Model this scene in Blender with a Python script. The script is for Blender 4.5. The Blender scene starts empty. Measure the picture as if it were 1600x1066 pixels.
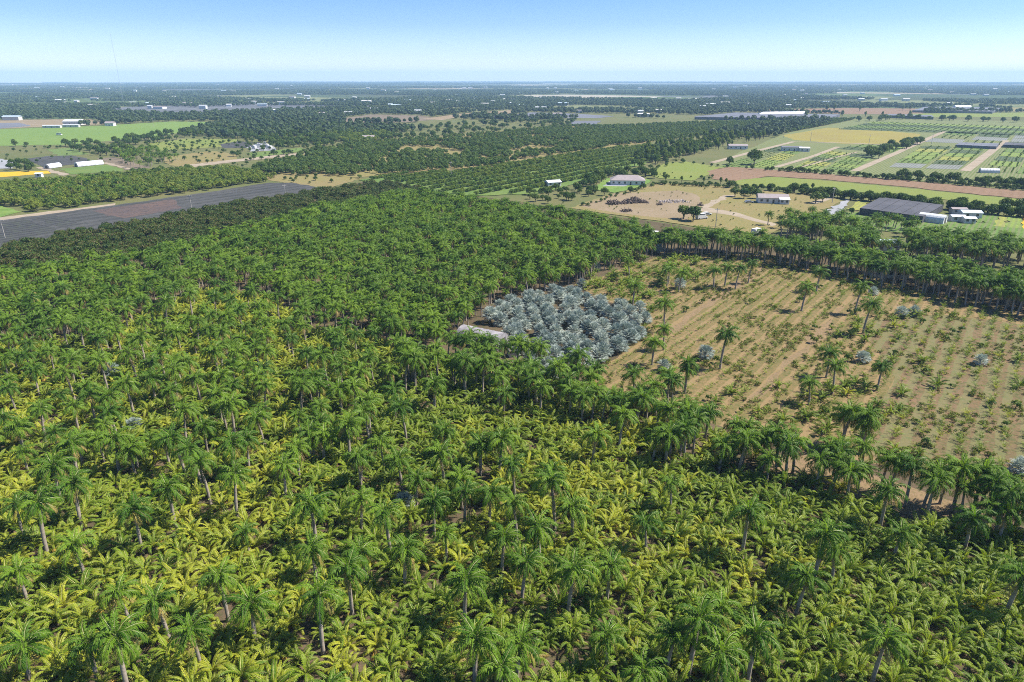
import bpy, math, random
import numpy as np
from mathutils import Vector, Matrix, geometry

random.seed(7)
RNG = np.random.default_rng(7)
R = math.radians
SC = bpy.context.scene
COL = SC.collection

# ------------------------------------------------------------------ camera
H_CAM = 65.0
PITCH = R(21.03)
FPX = 1067.0                      # focal length in photograph pixels (1600 wide)
cam_d = bpy.data.cameras.new('camera')
cam_d.sensor_width = 36.0
cam_d.lens = 36.0 * FPX / 1600.0
cam_d.clip_start = 0.5
cam_d.clip_end = 120000.0
cam = bpy.data.objects.new('camera', cam_d)
COL.objects.link(cam)
cam.location = (0, 0, H_CAM)
cam.rotation_euler = (math.pi / 2 - PITCH, 0, 0)
SC.camera = cam

# ------------------------------------------------------------------ sky, sun, exposure
SUN_AZ, SUN_EL = R(86), R(52)     # azimuth clockwise from the viewing direction
world = bpy.data.worlds.new('World')
SC.world = world
world.use_nodes = True
nt = world.node_tree
bg = nt.nodes['Background']
sky = nt.nodes.new('ShaderNodeTexSky')
sky.sky_type = 'NISHITA'
sky.sun_disc = False
sky.sun_elevation = SUN_EL
sky.sun_rotation = SUN_AZ
sky.altitude = 0
sky.air_density = 1.0
sky.dust_density = 0.3
sky.ozone_density = 4.0
# clear dry-season air: the stock model is too yellow at the horizon, so the sky is graded by elevation over its whole dome
geo_w = nt.nodes.new('ShaderNodeTexCoord')
sepw = nt.nodes.new('ShaderNodeSeparateXYZ')
nt.links.new(geo_w.outputs['Generated'], sepw.inputs[0])
rampw = nt.nodes.new('ShaderNodeValToRGB')
SKY_STOPS = [(0.0, (1.34, 1.33, 1.28)), (0.03, (0.92, 1.00, 1.14)), (0.068, (0.61, 0.75, 1.03)), (0.125, (0.45, 0.64, 0.91))]
rampw.color_ramp.elements[0].position = SKY_STOPS[0][0]
rampw.color_ramp.elements[0].color = (*SKY_STOPS[0][1], 1)
rampw.color_ramp.elements[1].position = SKY_STOPS[-1][0]
rampw.color_ramp.elements[1].color = (*SKY_STOPS[-1][1], 1)
for p_, c_ in SKY_STOPS[1:-1]:
    rampw.color_ramp.elements.new(p_).color = (*c_, 1)
nt.links.new(sepw.outputs['Z'], rampw.inputs[0])
tint = nt.nodes.new('ShaderNodeMix')
tint.data_type = 'RGBA'
tint.blend_type = 'MULTIPLY'
tint.inputs[0].default_value = 1.0
nt.links.new(sky.outputs[0], tint.inputs[6])
nt.links.new(rampw.outputs[0], tint.inputs[7])
nt.links.new(tint.outputs[2], bg.inputs[0])
bg.inputs[1].default_value = 0.085

sun_d = bpy.data.lights.new('sun', 'SUN')
sun_d.energy = 5.0
sun_d.angle = R(0.53)
sun_d.color = (1.0, 0.965, 0.90)
sun = bpy.data.objects.new('sun', sun_d)
COL.objects.link(sun)
S = Vector((math.cos(SUN_EL) * math.sin(SUN_AZ), math.cos(SUN_EL) * math.cos(SUN_AZ), math.sin(SUN_EL)))
sun.rotation_euler = (-S).to_track_quat('-Z', 'Y').to_euler()
sun.location = (200, 50, 300)

SC.view_settings.view_transform = 'Standard'
SC.view_settings.look = 'None'
SC.view_settings.gamma = 1.0
SC.view_settings.use_curve_mapping = False
SC.view_settings.exposure = 1.0
SC.render.engine = 'CYCLES'
SC.cycles.max_bounces = 6
SC.cycles.diffuse_bounces = 3
SC.cycles.transmission_bounces = 4
SC.cycles.glossy_bounces = 2
SC.cycles.volume_bounces = 1
SC.cycles.use_denoising = False        # fine foliage keeps its grain
SC.cycles.filter_width = 1.0

# ------------------------------------------------------------------ helpers
def P(px, py, h=0.0):
    """Ground position (or at height h) seen at a photograph pixel."""
    u = (px - 800.0) / FPX
    v = (533.0 - py) / FPX
    c, s = math.cos(PITCH), math.sin(PITCH)
    t = (H_CAM - h) / (s - v * c)
    return (u * t, (c + v * s) * t)

def pix(x, y, z=0.0):
    c, s = math.cos(PITCH), math.sin(PITCH)
    dz = z - H_CAM
    dep = y * c - dz * s
    up = y * s + dz * c
    return (800 + FPX * x / dep, 533 - FPX * up / dep)

def poly(pts):
    return [P(*p) for p in pts]

def inside(xy, pg):
    xy = np.asarray(xy, float)
    x, y = xy[:, 0], xy[:, 1]
    res = np.zeros(len(xy), bool)
    n = len(pg)
    j = n - 1
    for i in range(n):
        xi, yi = pg[i]
        xj, yj = pg[j]
        c = ((yi > y) != (yj > y))
        with np.errstate(divide='ignore', invalid='ignore'):
            xx = (xj - xi) * (y - yi) / ((yj - yi) if yj != yi else 1e-9) + xi
        res ^= c & (x < xx)
        j = i
    return res

GA = R(37.0)                                   # the farm grid's row direction
E1 = np.array([math.sin(GA), math.cos(GA)])
E2 = np.array([math.cos(GA), -math.sin(GA)])
ROWZ = math.pi / 2 - GA                        # rotation of +X onto E1

def grid_points(pg, s1, s2, jit=0.2, keep=1.0):
    a = np.array(pg)
    c1, c2 = a @ E1, a @ E2
    g1 = np.arange(c1.min(), c1.max() + s1, s1)
    g2 = np.arange(c2.min(), c2.max() + s2, s2)
    m1, m2 = np.meshgrid(g1, g2)
    m1 = m1.ravel() + RNG.normal(0, jit * s1, m1.size)
    m2 = m2.ravel() + RNG.normal(0, jit * s2, m2.size)
    pts = m1[:, None] * E1 + m2[:, None] * E2
    pts = pts[RNG.random(len(pts)) < keep]
    return pts[inside(pts, pg)]

def hash2(ix, iy, seed):
    h = np.sin(ix * 127.1 + iy * 311.7 + seed * 74.7) * 43758.5453
    return h - np.floor(h)

def vnoise(xy, scale, seed=0):
    p = np.asarray(xy, float) / scale
    i = np.floor(p)
    f = p - i
    f = f * f * (3 - 2 * f)
    a = hash2(i[:, 0], i[:, 1], seed)
    b = hash2(i[:, 0] + 1, i[:, 1], seed)
    c = hash2(i[:, 0], i[:, 1] + 1, seed)
    d = hash2(i[:, 0] + 1, i[:, 1] + 1, seed)
    return (a * (1 - f[:, 0]) + b * f[:, 0]) * (1 - f[:, 1]) + (c * (1 - f[:, 0]) + d * f[:, 0]) * f[:, 1]

class MB:
    """Collects faces of several materials into one mesh."""
    def __init__(self):
        self.v, self.f, self.m = [], [], []
    def face(self, pts, m=0):
        i = len(self.v)
        self.v.extend([tuple(p) for p in pts])
        self.f.append(tuple(range(i, i + len(pts))))
        self.m.append(m)
    def add(self, verts, faces, m=0, M=None):
        i = len(self.v)
        if M is not None:
            verts = [tuple(M @ Vector(p)) for p in verts]
        self.v.extend([tuple(p) for p in verts])
        for k, f in enumerate(faces):
            self.f.append(tuple(i + q for q in f))
            self.m.append(m if isinstance(m, int) else m[k])
    def addmesh(self, o, M=None, remap=None):
        ms = o.m if remap is None else [remap.get(q, q) for q in o.m]
        self.add(o.v, o.f, ms, M)
    def box(self, x0, x1, y0, y1, z0, z1, m=0, M=None):
        v = [(x0, y0, z0), (x1, y0, z0), (x1, y1, z0), (x0, y1, z0), (x0, y0, z1), (x1, y0, z1), (x1, y1, z1), (x0, y1, z1)]
        f = [(3, 2, 1, 0), (4, 5, 6, 7), (0, 1, 5, 4), (1, 2, 6, 5), (2, 3, 7, 6), (3, 0, 4, 7)]
        self.add(v, f, m, M)
    def tube(self, pts, rad, n=6, m=0, cap=True):
        i = len(self.v)
        k = len(pts)
        for q in range(k):
            p = Vector(pts[q])
            a = Vector(pts[max(q - 1, 0)])
            b = Vector(pts[min(q + 1, k - 1)])
            t = (b - a).normalized()
            s = t.cross(Vector((0, 0, 1)))
            if s.length < 1e-3:
                s = Vector((1, 0, 0))
            s.normalize()
            w = s.cross(t)
            for j in range(n):
                an = 2 * math.pi * j / n
                self.v.append(tuple(p + (s * math.cos(an) + w * math.sin(an)) * rad[q]))
        for q in range(k - 1):
            for j in range(n):
                a = i + q * n + j
                b = i + q * n + (j + 1) % n
                self.f.append((a, b, b + n, a + n))
                self.m.append(m)
        if cap:
            self.f.append(tuple(i + (k - 1) * n + j for j in range(n)))
            self.m.append(m)
    def mesh(self, name, mats, smooth=False):
        me = bpy.data.meshes.new(name)
        me.from_pydata(self.v, [], self.f)
        for mt in mats:
            me.materials.append(mt)
        if len(mats) > 1:
            me.polygons.foreach_set('material_index', self.m)
        if smooth:
            me.polygons.foreach_set('use_smooth', [True] * len(me.polygons))
        me.update()
        return me

def obj(name, me, parent=None, loc=None, rot=None, scale=None):
    o = bpy.data.objects.new(name, me)
    COL.objects.link(o)
    if parent is not None:
        o.parent = parent
    if loc is not None:
        o.location = loc
    if rot is not None:
        o.rotation_euler = rot
    if scale is not None:
        o.scale = scale
    return o

def tag(o, label=None, cat=None, group=None, kind=None):
    if label: o['label'] = label
    if cat: o['category'] = cat
    if group: o['group'] = group
    if kind: o['kind'] = kind
    return o

def thing(name, loc, rz=0.0, scale=1.0, label=None, cat=None, group=None):
    o = obj(name, None, None, loc, (0, 0, rz), (scale,) * 3)
    o.empty_display_size = 0.5
    return tag(o, label, cat, group)

# ------------------------------------------------------------------ materials
def new_mat(name):
    m = bpy.data.materials.new(name)
    m.use_nodes = True
    return m, m.node_tree, m.node_tree.nodes['Principled BSDF'], m.node_tree.nodes['Material Output']

def N(t, typ, **kw):
    n = t.nodes.new(typ)
    for k, v in kw.items():
        setattr(n, k, v)
    return n

def mixrgb(t, fac, a, b, blend='MIX'):
    n = N(t, 'ShaderNodeMix', data_type='RGBA', blend_type=blend)
    for sock, val in ((0, fac), (6, a), (7, b)):
        if hasattr(val, 'links') or hasattr(val, 'is_linked'):
            t.links.new(val, n.inputs[sock])
        elif isinstance(val, (int, float)):
            n.inputs[sock].default_value = val
        else:
            n.inputs[sock].default_value = (*val, 1)
    return n.outputs[2]

def ramp(t, src, stops):
    n = N(t, 'ShaderNodeValToRGB')
    e = n.color_ramp.elements
    while len(e) > 1:
        e.remove(e[-1])
    e[0].position = stops[0][0]
    c = stops[0][1]
    e[0].color = (c, c, c, 1) if isinstance(c, (int, float)) else (*c, 1)
    for p, c in stops[1:]:
        q = e.new(p)
        q.color = (c, c, c, 1) if isinstance(c, (int, float)) else (*c, 1)
    t.links.new(src, n.inputs[0])
    return n.outputs[0]

def noise(t, coord, scale, detail=4, rough=0.55):
    n = N(t, 'ShaderNodeTexNoise')
    n.inputs['Scale'].default_value = scale
    n.inputs['Detail'].default_value = detail
    n.inputs['Roughness'].default_value = rough
    t.links.new(coord, n.inputs['Vector'])
    return n.outputs[0]

def leaf_mat(name, c1, c2, trans=0.3, rough=0.55, tcol=None, spec=0.14):
    """Leaf: colour differs from plant to plant and from frond to frond; light comes through."""
    m, t, b, out = new_mat(name)
    oi = N(t, 'ShaderNodeObjectInfo')
    geo = N(t, 'ShaderNodeNewGeometry')
    nz = noise(t, geo.outputs['Position'], 0.9, 2)
    add = N(t, 'ShaderNodeMath', operation='MULTIPLY_ADD')
    t.links.new(nz, add.inputs[0]); add.inputs[1].default_value = 1.3; add.inputs[2].default_value = -0.65
    add2 = N(t, 'ShaderNodeMath', operation='ADD', use_clamp=True)
    t.links.new(add.outputs[0], add2.inputs[0]); t.links.new(oi.outputs['Random'], add2.inputs[1])
    col = mixrgb(t, add2.outputs[0], c1, c2)
    t.links.new(col, b.inputs['Base Color'])
    b.inputs['Roughness'].default_value = rough
    b.inputs['Specular IOR Level'].default_value = spec
    tr = N(t, 'ShaderNodeBsdfTranslucent')
    tc = mixrgb(t, 1.0, col, tcol or (1.5, 1.45, 0.6), 'MULTIPLY')
    t.links.new(tc, tr.inputs[0])
    mx = N(t, 'ShaderNodeMixShader')
    mx.inputs[0].default_value = trans
    t.links.new(b.outputs[0], mx.inputs[1]); t.links.new(tr.outputs[0], mx.inputs[2])
    t.links.new(mx.outputs[0], out.inputs[0])
    return m

def plain_mat(name, c1, c2=None, scale=1.0, rough=0.8, spec=0.3, metallic=0.0, coord='Object', stretch=None, bump=0.0):
    m, t, b, out = new_mat(name)
    c2 = c2 or tuple(q * 0.8 for q in c1)
    tc = N(t, 'ShaderNodeTexCoord')
    v = tc.outputs[coord]
    if stretch:
        mp = N(t, 'ShaderNodeMapping'); mp.inputs['Scale'].default_value = stretch
        t.links.new(v, mp.inputs[0]); v = mp.outputs[0]
    nz = noise(t, v, scale, 5, 0.6)
    f = ramp(t, nz, [(0.32, 0.0), (0.68, 1.0)])
    t.links.new(mixrgb(t, f, c1, c2), b.inputs['Base Color'])
    b.inputs['Roughness'].default_value = rough
    b.inputs['Specular IOR Level'].default_value = spec
    b.inputs['Metallic'].default_value = metallic
    if bump:
        bp = N(t, 'ShaderNodeBump'); bp.inputs['Strength'].default_value = bump
        t.links.new(nz, bp.inputs['Height']); t.links.new(bp.outputs[0], b.inputs['Normal'])
    return m

def ground_mat(name, c1, c2, c3=None, scale=0.05, rows=None, rowcol=None, fine=1.2, bump=0.4, ang=None):
    """Soil or turf: broad patches, finer mottling, optional planted or ploughed rows along the farm grid."""
    m, t, b, out = new_mat(name)
    geo = N(t, 'ShaderNodeNewGeometry')
    pos = geo.outputs['Position']
    big = ramp(t, noise(t, pos, scale, 5, 0.6), [(0.36, 0.0), (0.64, 1.0)])
    col = mixrgb(t, big, c1, c2)
    fn = noise(t, pos, fine, 6, 0.68)
    if c3 is not None:
        col = mixrgb(t, ramp(t, fn, [(0.47, 0.0), (0.66, 1.0)]), col, c3)
    dark = ramp(t, noise(t, pos, fine * 3.1, 4, 0.7), [(0.3, (0.72, 0.72, 0.72)), (0.7, (1.14, 1.14, 1.14))])
    col = mixrgb(t, 1.0, col, dark, 'MULTIPLY')
    if rows:
        mp = N(t, 'ShaderNodeMapping')
        mp.inputs['Rotation'].default_value = (0, 0, (GA if ang is None else ang))
        t.links.new(pos, mp.inputs[0])
        wv = N(t, 'ShaderNodeTexWave', wave_type='BANDS', bands_direction='X', wave_profile='SIN')
        wv.inputs['Scale'].default_value = 0.314159 / rows[0]
        wv.inputs['Distortion'].default_value = rows[1]
        wv.inputs['Detail'].default_value = 3
        wv.inputs['Detail Scale'].default_value = 1.5 if len(rows) < 4 else rows[3]
        t.links.new(mp.outputs[0], wv.inputs[0])
        f = ramp(t, wv.outputs[1], [(0.42, 0.0), (0.62, rows[2])])
        col = mixrgb(t, f, col, rowcol)
    t.links.new(col, b.inputs['Base Color'])
    b.inputs['Roughness'].default_value = 0.95
    b.inputs['Specular IOR Level'].default_value = 0.1
    bp = N(t, 'ShaderNodeBump'); bp.inputs['Strength'].default_value = bump; bp.inputs['Distance'].default_value = 0.25
    t.links.new(fn, bp.inputs['Height']); t.links.new(bp.outputs[0], b.inputs['Normal'])
    return m

M = {}
M['royal_green'] = leaf_mat('royal_green', (0.047, 0.112, 0.008), (0.140, 0.228, 0.016))
M['royal_new'] = leaf_mat('royal_new', (0.130, 0.250, 0.022), (0.200, 0.310, 0.028), 0.38)
M['royal_old'] = leaf_mat('royal_old', (0.260, 0.215, 0.050), (0.360, 0.260, 0.100), 0.25, 0.6)
M['young_green'] = leaf_mat('young_green', (0.046, 0.110, 0.007), (0.165, 0.262, 0.015), 0.33)
M['coco_green'] = leaf_mat('coco_green', (0.088, 0.155, 0.009), (0.215, 0.280, 0.019), 0.34, 0.5, spec=0.22)
M['coco_new'] = leaf_mat('coco_new', (0.190, 0.280, 0.024), (0.290, 0.350, 0.034), 0.36, 0.5, spec=0.22)
M['coco_old'] = leaf_mat('coco_old', (0.250, 0.215, 0.045), (0.300, 0.210, 0.065), 0.25, 0.6)
M['gold_leaf'] = leaf_mat('gold_leaf', (0.185, 0.245, 0.018), (0.360, 0.370, 0.028), 0.36, 0.5, spec=0.22)
M['gold_new'] = leaf_mat('gold_new', (0.330, 0.370, 0.037), (0.450, 0.430, 0.045), 0.35)
M['gold_old'] = leaf_mat('gold_old', (0.420, 0.290, 0.040), (0.380, 0.220, 0.055), 0.25, 0.6)
M['rachis'] = plain_mat('rachis', (0.33, 0.33, 0.09), (0.26, 0.24, 0.07), 2.0, 0.5)
M['royal_rachis'] = plain_mat('royal_rachis', (0.16, 0.22, 0.06), (0.22, 0.20, 0.08), 2.0, 0.5)
M['silver'] = leaf_mat('silver', (0.250, 0.300, 0.268), (0.430, 0.465, 0.395), 0.12, 0.55, (1.0, 1.1, 0.9))
M['silver_old'] = leaf_mat('silver_old', (0.190, 0.200, 0.130), (0.270, 0.250, 0.160), 0.15, 0.6, (1.0, 1.0, 0.8))
M['palm_bark'] = plain_mat('palm_bark', (0.34, 0.285, 0.225), (0.22, 0.180, 0.140), 1.6, 0.9, 0.2, stretch=(1, 1, 3))
M['shaft'] = plain_mat('shaft', (0.13, 0.22, 0.05), (0.20, 0.24, 0.08), 1.5, 0.4)
M['dark_bark'] = plain_mat('dark_bark', (0.13, 0.10, 0.075), (0.085, 0.065, 0.05), 3.0, 0.9, 0.2)
M['mango'] = leaf_mat('mango', (0.030, 0.066, 0.012), (0.085, 0.120, 0.020), 0.2, 0.5)
M['mango_flush'] = leaf_mat('mango_flush', (0.085, 0.100, 0.022), (0.110, 0.085, 0.036), 0.2, 0.5)
M['broad'] = leaf_mat('broad', (0.032, 0.074, 0.012), (0.090, 0.138, 0.022), 0.25, 0.5)
M['broad_light'] = leaf_mat('broad_light', (0.070, 0.130, 0.020), (0.130, 0.175, 0.030), 0.28, 0.5)
M['orch'] = leaf_mat('orch', (0.046, 0.092, 0.018), (0.105, 0.150, 0.030), 0.25, 0.6)
M['lime'] = leaf_mat('lime', (0.060, 0.120, 0.018), (0.170, 0.215, 0.030), 0.3, 0.5)
M['dry_grass'] = leaf_mat('dry_grass', (0.190, 0.165, 0.050), (0.250, 0.215, 0.070), 0.25, 0.7)
M['lime_light'] = leaf_mat('lime_light', (0.150, 0.210, 0.030), (0.240, 0.260, 0.045), 0.3, 0.5)
M['wood_green'] = leaf_mat('wood_green', (0.028, 0.055, 0.020), (0.066, 0.092, 0.032), 0.12, 0.7)
M['wood_light'] = leaf_mat('wood_light', (0.065, 0.095, 0.032), (0.110, 0.135, 0.045), 0.12, 0.7)
M['white_paint'] = plain_mat('white_paint', (0.66, 0.64, 0.60), (0.52, 0.50, 0.47), 0.8, 0.6)
M['white_roof'] = plain_mat('white_roof', (0.64, 0.64, 0.63), (0.46, 0.46, 0.46), 0.4, 0.5)
M['barn_sheet'] = plain_mat('barn_sheet', (0.36, 0.33, 0.325), (0.16, 0.145, 0.145), 0.5, 0.6, stretch=(1.0, 1, 0.45))
M['barn_dark'] = plain_mat('barn_dark', (0.10, 0.09, 0.08), (0.06, 0.055, 0.05), 1.0, 0.8)
M['grey_roof'] = plain_mat('grey_roof', (0.30, 0.25, 0.24), (0.24, 0.20, 0.19), 0.6, 0.8)
M['steel'] = plain_mat('steel', (0.45, 0.46, 0.47), (0.36, 0.37, 0.38), 1.0, 0.4, 0.5, 0.6)
M['pale_blue_roof'] = plain_mat('pale_blue_roof', (0.50, 0.58, 0.62), (0.38, 0.45, 0.50), 0.5, 0.45)
M['glass'] = plain_mat('glass', (0.03, 0.04, 0.05), (0.02, 0.03, 0.04), 1.0, 0.08, 0.6)
M['net'] = plain_mat('net', (0.050, 0.048, 0.052), (0.085, 0.080, 0.085), 0.12, 0.75)
M['net_grey'] = plain_mat('net_grey', (0.150, 0.150, 0.165), (0.105, 0.105, 0.12), 0.10, 0.75)
M['pole_wood'] = plain_mat('pole_wood', (0.42, 0.38, 0.33), (0.30, 0.27, 0.23), 2.0, 0.9)
M['tyre'] = plain_mat('tyre', (0.03, 0.03, 0.03), (0.02, 0.02, 0.02), 3.0, 0.9)
M['red_paint'] = plain_mat('red_paint', (0.35, 0.06, 0.04), (0.28, 0.05, 0.04), 2.0, 0.4)
M['mast'] = plain_mat('mast', (0.42, 0.44, 0.47), (0.34, 0.35, 0.38), 0.02, 0.5)
M['brush_wood'] = plain_mat('brush_wood', (0.17, 0.125, 0.095), (0.085, 0.065, 0.055), 1.2, 0.95, bump=0.6)
M['rubble'] = plain_mat('rubble', (0.42, 0.36, 0.31), (0.25, 0.20, 0.17), 1.2, 0.95, bump=0.6)
M['concrete'] = plain_mat('concrete', (0.55, 0.52, 0.47), (0.45, 0.42, 0.38), 0.7, 0.9)

# ------------------------------------------------------------------ the ground and its fields
def sheet(name, pts, mat, z, label, kind='structure', world=False):
    pg = pts if world else poly(pts)
    tri = geometry.tessellate_polygon([[Vector((x, y, 0)) for x, y in pg]])
    me = bpy.data.meshes.new(name)
    fs = []
    for a, b, c in tri:
        (ax, ay), (bx, by), (cx, cy) = pg[a], pg[b], pg[c]
        fs.append((a, b, c) if (bx - ax) * (cy - ay) - (by - ay) * (cx - ax) > 0 else (a, c, b))
    me.from_pydata([(x, y, z) for x, y in pg], [], fs)
    me.materials.append(mat)
    o = obj(name, me)
    return tag(o, label, None, None, kind)

GROUND_R = 15000.0
def far_ground_mat():
    """Far farmland: rectangular plots along the farm grid, mostly dark woodland floor."""
    m, t, b, out = new_mat('far_ground')
    geo = N(t, 'ShaderNodeNewGeometry')
    mp = N(t, 'ShaderNodeMapping')
    mp.inputs['Rotation'].default_value = (0, 0, GA)
    t.links.new(geo.outputs['Position'], mp.inputs[0])
    vo = N(t, 'ShaderNodeTexVoronoi', distance='CHEBYCHEV')
    vo.inputs['Scale'].default_value = 0.0022
    vo.inputs['Randomness'].default_value = 0.75
    t.links.new(mp.outputs[0], vo.inputs['Vector'])
    sep = N(t, 'ShaderNodeSeparateColor')
    t.links.new(vo.outputs['Color'], sep.inputs[0])
    col = ramp(t, sep.outputs[0], [(0.0, (0.060, 0.080, 0.032)), (0.25, (0.085, 0.115, 0.040)), (0.45, (0.065, 0.075, 0.034)),
                                   (0.60, (0.150, 0.160, 0.070)), (0.74, (0.260, 0.215, 0.140)), (0.84, (0.120, 0.122, 0.125)), (0.92, (0.330, 0.290, 0.220))])
    col.node.color_ramp.interpolation = 'CONSTANT'
    nz = ramp(t, noise(t, geo.outputs['Position'], 0.02, 6, 0.65), [(0.3, (0.6, 0.6, 0.6)), (0.7, (1.25, 1.25, 1.25))])
    t.links.new(mixrgb(t, 1.0, col, nz, 'MULTIPLY'), b.inputs['Base Color'])
    b.inputs['Roughness'].default_value = 0.95
    b.inputs['Specular IOR Level'].default_value = 0.05
    return m

nseg = 128
me = bpy.data.meshes.new('ground')
vs = [(0, 0, 0)] + [(GROUND_R * math.cos(2 * math.pi * k / nseg), GROUND_R * math.sin(2 * math.pi * k / nseg), 0) for k in range(nseg)]
me.from_pydata(vs, [], [(0, 1 + k, 1 + (k + 1) % nseg) for k in range(nseg)])
me.materials.append(far_ground_mat())
tag(obj('ground', me), 'flat farmland plain reaching to the horizon', None, None, 'structure')

G = {}
G['litter'] = ground_mat('litter', (0.085, 0.060, 0.036), (0.135, 0.092, 0.056), (0.060, 0.072, 0.024), 0.06)
G['field'] = ground_mat('field', (0.205, 0.142, 0.064), (0.158, 0.122, 0.048), (0.086, 0.098, 0.028), 0.035, (3.4, 1.3, 0.6), (0.255, 0.168, 0.084), 0.8)
G['red_field'] = ground_mat('red_field', (0.185, 0.115, 0.064), (0.140, 0.102, 0.048), (0.080, 0.092, 0.030), 0.05, (3.6, 1.5, 0.5), (0.150, 0.155, 0.062), 0.7)
G['track'] = ground_mat('track', (0.240, 0.160, 0.088), (0.205, 0.138, 0.074), (0.140, 0.115, 0.050), 0.2)
G['road'] = ground_mat('road', (0.330, 0.265, 0.190), (0.270, 0.215, 0.150), None, 0.1)
G['sod'] = ground_mat('sod', (0.120, 0.195, 0.040), (0.145, 0.210, 0.046), (0.110, 0.175, 0.036), 0.008, (16, 1.0, 0.5), (0.165, 0.220, 0.055), 0.12, 0.1)
G['meadow'] = ground_mat('meadow', (0.165, 0.205, 0.046), (0.195, 0.205, 0.050), (0.130, 0.160, 0.036), 0.02)
G['grass'] = ground_mat('grass', (0.105, 0.170, 0.038), (0.150, 0.195, 0.050), (0.080, 0.120, 0.030), 0.03)
G['dry'] = ground_mat('dry', (0.215, 0.180, 0.066), (0.240, 0.175, 0.080), (0.130, 0.140, 0.044), 0.025)
G['gold'] = ground_mat('gold', (0.275, 0.225, 0.050), (0.250, 0.190, 0.055), (0.165, 0.165, 0.040), 0.02)
G['tilled'] = ground_mat('tilled', (0.225, 0.140, 0.088), (0.195, 0.122, 0.074), (0.165, 0.112, 0.064), 0.02, (5.0, 1.6, 0.18), (0.250, 0.162, 0.104), 0.3)
G['bare'] = ground_mat('bare', (0.275, 0.205, 0.135), (0.225, 0.168, 0.100), (0.180, 0.145, 0.070), 0.03)
G['brown'] = ground_mat('brown', (0.200, 0.150, 0.105), (0.150, 0.115, 0.085), (0.120, 0.110, 0.060), 0.02)
G['olive'] = ground_mat('olive', (0.115, 0.125, 0.042), (0.150, 0.135, 0.055), (0.080, 0.100, 0.034), 0.02)
G['cloth'] = ground_mat('cloth', (0.050, 0.050, 0.048), (0.078, 0.075, 0.070), (0.040, 0.042, 0.036), 0.03, (9.0, 1.2, 0.28), (0.100, 0.097, 0.090), 0.3, 0.1)
G['cloth_dark'] = ground_mat('cloth_dark', (0.034, 0.034, 0.036), (0.050, 0.048, 0.048), (0.060, 0.068, 0.045), 0.03, (5.0, 0.8, 0.4), (0.085, 0.085, 0.075), 0.3, 0.1)
G['cloth_brown'] = ground_mat('cloth_brown', (0.120, 0.082, 0.066), (0.098, 0.074, 0.066), (0.065, 0.056, 0.054), 0.03, None, None, 0.3, 0.1)
G['flower'] = ground_mat('flower', (0.560, 0.340, 0.020), (0.500, 0.300, 0.030), None, 0.05)
G['palecloth'] = ground_mat('palecloth', (0.330, 0.330, 0.335), (0.260, 0.260, 0.265), (0.20, 0.20, 0.20), 0.05)
G['bluegrey'] = ground_mat('bluegrey', (0.165, 0.165, 0.180), (0.125, 0.125, 0.140), None, 0.01)

CROP = {
    'a': ground_mat('crop_green', (0.100, 0.175, 0.034), (0.130, 0.195, 0.040), (0.070, 0.115, 0.026), 0.05, (2.2, 1.2, 0.6), (0.150, 0.150, 0.075), 0.5),
    'b': ground_mat('crop_bright', (0.170, 0.240, 0.050), (0.205, 0.255, 0.055), (0.120, 0.170, 0.040), 0.05, (2.2, 1.2, 0.5), (0.135, 0.150, 0.060), 0.5),
    'c': ground_mat('crop_dark', (0.052, 0.088, 0.032), (0.065, 0.100, 0.036), (0.038, 0.058, 0.024), 0.05, (2.2, 1.2, 0.6), (0.120, 0.120, 0.075), 0.5),
    'd': ground_mat('crop_yellow', (0.285, 0.280, 0.060), (0.250, 0.260, 0.060), (0.170, 0.190, 0.045), 0.05, (2.2, 1.2, 0.5), (0.180, 0.175, 0.070), 0.5),
    'e': ground_mat('crop_grey', (0.190, 0.190, 0.175), (0.145, 0.150, 0.130), (0.090, 0.110, 0.060), 0.05, (2.2, 1.2, 0.5), (0.240, 0.235, 0.210), 0.5),
    'f': ground_mat('crop_olive', (0.150, 0.170, 0.058), (0.120, 0.155, 0.044), (0.085, 0.115, 0.034), 0.05, (2.2, 1.2, 0.5), (0.220, 0.190, 0.110), 0.5),
}

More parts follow.
